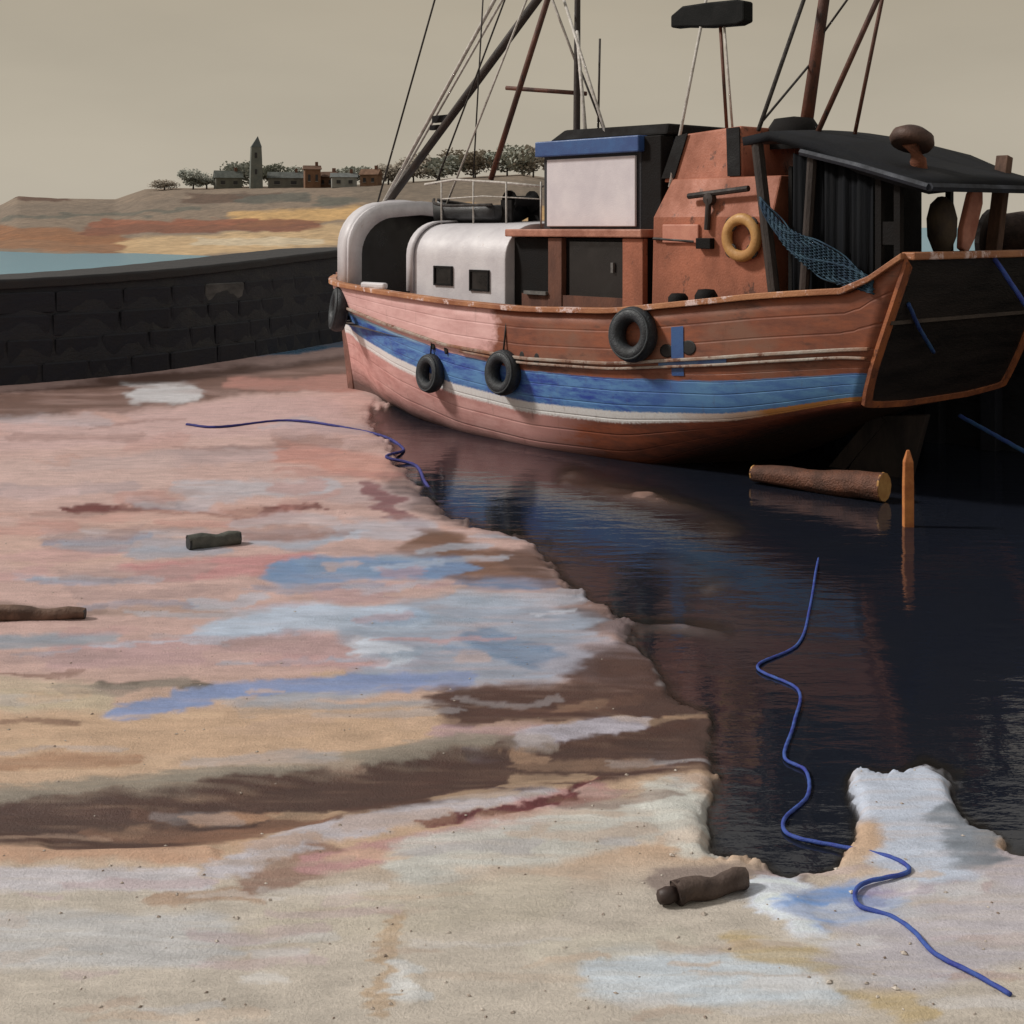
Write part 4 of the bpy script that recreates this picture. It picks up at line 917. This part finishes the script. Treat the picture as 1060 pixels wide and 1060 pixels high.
# small black dinghy upside-down-free on the cabin top
p0 = OP(485, 222, .5)
dg = empty('dinghy', boat_world(p0[0], .4, 3.70), TH, 'small black dinghy stowed on the white cabin roof', 'dinghy')
t = MB(); secs = []
for f_ in np.linspace(-1, 1, 15):
    w_ = .5*(1-max(0, f_)**2.5*.92)*(1 if f_ > -.98 else .9); hgt = .30+.14*max(0, f_)**2
    secs.append([(f_*1.15, w_, hgt), (f_*1.15, w_*.92, .1), (f_*1.12, w_*.45, .0), (f_*1.12, -w_*.45, .0), (f_*1.15, -w_*.92, .1), (f_*1.15, -w_, hgt)])
t.loft(secs); t.add(secs[0], [tuple(range(6))]); t.build('shell', mat('dinghy_black', (44, 46, 48), (30, 30, 32), 3, .5, .3, k=1.0), dg, True, solid=.03)
t = MB(); t.box((-.2, 0, .26), (.22, .94, .03)); t.box((.4, 0, .27), (.2, .82, .03)); t.build('thwart', dbrown_m, dg)
t = MB(); t.tube([(f_*1.15, .5*(1-max(0, f_)**2.5*.92), .31+.14*max(0, f_)**2) for f_ in np.linspace(-1, 1, 15)], .03, 6); t.tube([(f_*1.15, -.5*(1-max(0, f_)**2.5*.92), .31+.14*max(0, f_)**2) for f_ in np.linspace(-1, 1, 15)], .03, 6); t.build('gunwale', rope_dark, dg, True)
# deck winch beside it (dark bundle right of the dinghy)
p0 = OP(535, 215, .4); wq = empty('deck_winch', boat_world(p0[0], .3, 3.70), TH, 'small dark winch on cabin roof against the wheelhouse', 'winch')
MB().lathe([(.2, -.3), (.2, -.26), (.1, -.24), (.1, .24), (.2, .26), (.2, .3)], 14, Matrix.Translation((0, 0, .38)) @ Matrix.Rotation(math.radians(90), 4, 'X')).build('drum', black_m, wq, True)
for yy in (-.34, .34): MB().box((0, yy, .2), (.3, .05, .4)).build('bracket', black_m, wq)

# teal net hung across the curtain
t = MB(); strands = MB()
P_ = [L(788, 205, 2.0), L(812, 232, 2.0), L(838, 246, 2.02), L(868, 262, 2.02), L(905, 290, 2.04)]
W_ = [.10, .28, .42, .42, .18]
cen = [Vector(p) for p in P_]; o_ = cen[0].copy()
cs = spline([tuple(p) for p in cen], 6); ws = np.interp(np.linspace(0, 4, len(cs)), range(5), W_)
for k in range(11):
    f_ = k/10; strands.tube([Vector(c)-o_+Vector((0, .04*math.sin(i*.9+k*1.3), -w_*f_+.03*math.sin(i*.5+k))) for i, (c, w_) in enumerate(zip(cs, ws))], .012, 4)
for i in range(0, len(cs)-1):
    for j in range(10):
        f0, f1_ = j/10, (j+1)/10; a = Vector(cs[i])-o_; b_ = Vector(cs[i+1])-o_
        strands.tube([a+Vector((0, .03, -ws[i]*f0)), b_+Vector((0, .03, -ws[i+1]*f1_))], .008, 3); strands.tube([a+Vector((0, .035, -ws[i]*f1_)), b_+Vector((0, .035, -ws[i+1]*f0))], .008, 3)
nto = strands.build('fishing_net', mat('teal_net', (40, 74, 92), (30, 54, 76), 6, .8, .3), None, True); on_boat(nto, o_)
tag(nto, 'teal blue fishing net slung across the black stern curtain', 'net')

# pink plank and dark oval fender leaning at the stern
pa = OX(996, 256, -.3); pb = OX(1020, 200, -.3)
t = MB(); t.loft([[(-.3+dx, dy*s_, z) for dx, dy in ((-.05, -.17), (.05, -.17), (.05, .17), (-.05, .17))] for z, s_ in ((0, .5), (.25, 1), (.8, 1), (.95, .6))], closed=True, cap=True)
pkb = t.build('plank', mat('pink_board', (198, 132, 110), (170, 106, 88), 3), None, bevel=.02); on_boat(pkb, (0, pa[0], pa[1]-.05)); pkb.rotation_euler = (math.radians(24), 0, TH); tag(pkb, 'pink board leaning at the stern under the dark roof', 'board')
fo = OX(975, 232, -.1); t = MB(); t.lathe([(0, -.42), (.12, -.36), (.2, -.15), (.21, .1), (.16, .3), (.06, .40), (0, .41)], 16)
fob = t.build('buoy_fender', mat('dark_fender', (54, 44, 38), (84, 72, 58), 4, .7, .3), None, True); on_boat(fob, (-.1, fo[0], fo[1]-.02)); tag(fob, 'dark brown oval fender standing at the stern beside the pink board', 'fender')

# ------------------------------------------------------------------ ropes, timber and stakes on the flat
def ground_pt(px_, py_, up=.0):
    x, y = GP(px_, py_); z = zat(x, y); x, y = GP(px_, py_, z); return Vector((x, y, z+up))
def rope(name, pts, r, mtl, label, cat='rope', group=None, n_=12):
    cs = [Vector(c) for c in spline([tuple(p) for p in pts], 30)]; o_ = cs[0].copy(); q = [cs[0]]
    for c in cs[1:]:                                        # even steps so that the three strands twist evenly
        while (c-q[-1]).length >= r*1.5: q.append(q[-1]+(c-q[-1]).normalized()*r*1.5)
    t = MB(); vs = []; m = len(q)
    for i, p in enumerate(q):
        d = (q[min(i+1, m-1)]-q[max(i-1, 0)]).normalized(); u = d.cross(Vector((0, 0, 1)) if abs(d.z) < .95 else Vector((1, 0, 0))).normalized(); w = d.cross(u)
        p = p+Vector((0, 0, .25*r*math.sin(i*.11)))
        for k in range(n_):
            a = 2*math.pi*k/n_; rr = r*(.84+.2*abs(math.cos(1.5*(a-i*.36)))); vs.append(p-o_+(u*math.cos(a)+w*math.sin(a))*rr)
    t.add(vs, [(i*n_+k, i*n_+(k+1) % n_, (i+1)*n_+(k+1) % n_, (i+1)*n_+k) for i in range(m-1) for k in range(n_)]+[tuple(range(n_-1, -1, -1)), tuple(range((m-1)*n_, m*n_))])
    o = t.build(name, mtl, None, True, loc=o_); return tag(o, label, cat, group)
rope('mooring_rope', [ground_pt(px_, py_, .012) for px_, py_ in [(1046,1032),(1010,1012),(968,990),(945,965),(922,950),(888,938),(892,918),(940,905),(925,890),(880,880),(820,868),(812,850),(836,825),(834,800),(812,785),(822,750),(826,715),(784,692),(826,668),(838,632),(845,590)]]+[Vector((*GP(850, 560), -.06))], .0125, rope_blue, 'blue rope snaking from the channel over the pale foreground sand')
rope('anchor_rope', [ground_pt(px_, py_, .012) for px_, py_ in [(193,440),(225,443),(290,436),(345,441),(395,452),(418,466),(400,474),(430,482),(440,500)]]+[Vector((*GP(452, 508), -.08))], .024, mat('violet_rope', (62, 62, 140), (48, 48, 110), 4, .8, .3), 'violet blue rope lying on pink mud below the bow')
c0 = boat_world(-.62, -.9, 3.2); 
def sag(a, b_, s_, k=6): return [a.lerp(b_, i/k)-Vector((0, 0, s_*4*(i/k)*(1-i/k))) for i in range(k+1)]
ya, za = OX(1022, 262, -.64); rope('stern_line', sag(boat_world(-.68, ya, 3.26), Vector((8.5, 17.3, .05)), .12), .035, rope_blue, 'thick blue mooring line running down from the stern rail')
ya, za = OX(990, 430, -.05); rope('stern_line', sag(boat_world(-.10, ya, za), Vector((8.0, 14.6, .05)), .08), .030, mat('teal_rope', (44, 88, 124), (40, 62, 130), 4, .7, .3), 'teal blue mooring line leading from under the transom')
ya, za = OX(936, 314, -.5); yb2, zb2 = OX(962, 365, -.35); rope('rope_tail', [boat_world(-.56, ya, za), boat_world(-.48, (ya+yb2)/2+.03, (za+zb2)/2), boat_world(-.42, yb2, zb2)], .028, mat('teal_rope', (0, 0, 0)), 'short teal rope end hanging on the black transom')
def log(name, a, b_, r0, r1, mtl, endm, label, cat, knob=None):
    a, b_ = Vector(a), Vector(b_); d = b_-a; o = empty(name, a, 0, label, cat)
    pts = [d*f_+Vector((0, 0, .01*math.sin(f_*9))) for f_ in np.linspace(0, 1, 9)]; rad = [r0+(r1-r0)*f_+.06*r0*math.sin(f_*13) for f_ in np.linspace(0, 1, 9)]
    pts = [d*f_+Vector((0, 0, .012*math.sin(f_*9))) for f_ in np.linspace(0, 1, 22)]; rad = [r0+(r1-r0)*f_+.05*r0*math.sin(f_*13+r0*40) for f_ in np.linspace(0, 1, 22)]
    bk = MB(); bk.tube(pts, rad, 20, False); rq = random.Random(int(r0*1000)); ridge = [rq.uniform(.90, 1.06) for _ in range(20)]
    for i_ in range(22):
        for k in range(20):
            p = Vector(bk.v[i_*20+k]); c = pts[i_]; bk.v[i_*20+k] = tuple(c+(p-c)*(ridge[(k+(i_//9)) % 20]*rq.uniform(.97, 1.03)))
    bk.build('bark', mtl, o, True)
    for p, rr, s_ in ((pts[0], rad[0], -1), (pts[-1], rad[-1], 1)):
        dn = d.normalized()*s_; MB().tube([p-dn*.02, p+dn*.004], [rr, rr*.97], 12).build('cut_end', endm, o)
    if knob: MB().tube([d*0+Vector((-.0, 0, 0)), -d.normalized()*knob*.5, -d.normalized()*knob], [r0*.60, r0*.72, r0*.55], 7).build('knot', endm, o, True)
    return o
logm = mat('wet_log', (116, 70, 48), (80, 52, 40), 3, .7, 1.0, c3=(60, 42, 34)); endm = mat('cut_wood', (206, 158, 96), (180, 128, 72), 6, .7, .3)
a = GP(780, 500); b_ = GP(893, 503); log('timber_baulk', (a[0], a[1], .14), (b_[0], b_[1]-1.1, .19), .12, .20, logm, endm, 'brown log with pale cut end lying under the stern', 'log')
sp = GP(940, 545); t = MB(); t.loft([[(-.06*s_, -.05*s_, z), (.06*s_, -.05*s_, z), (.06*s_, .05*s_, z), (-.06*s_, .05*s_, z)] for z, s_ in ((-.4, 1), (.5, 1), (.78, .9), (.92, .3))], closed=True, cap=True)
o = t.build('stake', mat('orange_stake', (206, 132, 72), (170, 100, 54), 5, .7, .3), None, bevel=.01, loc=(sp[0], sp[1], 0)); tag(o, 'thin orange stake standing in dark water below the transom', 'stake')
a = ground_pt(700, 935, .05); b_ = ground_pt(770, 920, .05); log('driftwood', a, b_, .065, .055, mat('drift', (92, 76, 68), (64, 50, 44), 5, .7, .5), mat('drift_end', (58, 40, 34), (44, 32, 28)), 'short dark driftwood log on the pale sand in the foreground', 'driftwood', .10)
a = ground_pt(195, 568, .06); b_ = ground_pt(248, 562, .05); log('driftwood', a, b_, .09, .075, mat('drift_grey', (70, 72, 66), (100, 100, 92), 5, .8, .5), mat('drift_end_dark', (36, 38, 36), (30, 30, 30)), 'grey stub of timber lying on pink mud left of the boat', 'driftwood')
a = ground_pt(-6, 642, .05); b_ = ground_pt(88, 640, .04); log('driftwood', a, b_, .08, .05, mat('drift_brown', (120, 92, 76), (84, 64, 54), 5, .8, .5), mat('drift_end_dark', (0, 0, 0)), 'long brown driftwood pole at the left edge of the mud', 'driftwood')

# ------------------------------------------------------------------ scattered shells and grit
t = MB(); r_ = random.Random(3); base = [Vector(v) for v in ((1,0,0),(-1,0,0),(0,1,0),(0,-1,0),(0,0,1),(0,0,-1))]
for i in range(420):
    py_ = 430+640*r_.random()**.7; px_ = r_.uniform(-20, 1070)
    x_, y_2 = GP(px_, py_); zz = zat(x_, y_2)
    if zz < .02: continue
    s_ = r_.uniform(.004, .012)*(1.6 if r_.random() < .06 else 1); M = Matrix.Rotation(r_.random()*6, 3, 'Z')
    q = [M @ Vector((v.x*s_*1.3, v.y*s_*r_.uniform(.7, 1.2), v.z*s_*.6))+Vector((x_, y_2, zz+s_*.2)) for v in base]
    t.add(q, [(0,2,4),(2,1,4),(1,3,4),(3,0,4),(2,0,5),(1,2,5),(3,1,5),(0,3,5)])
o = t.build('shell_grit', mat('grit', (206, 196, 184), (130, 112, 98), 14, .7, .2, lo=.42, hi=.58)); tag(o, 'scattered shells and grit on the mud', None, kind='stuff')
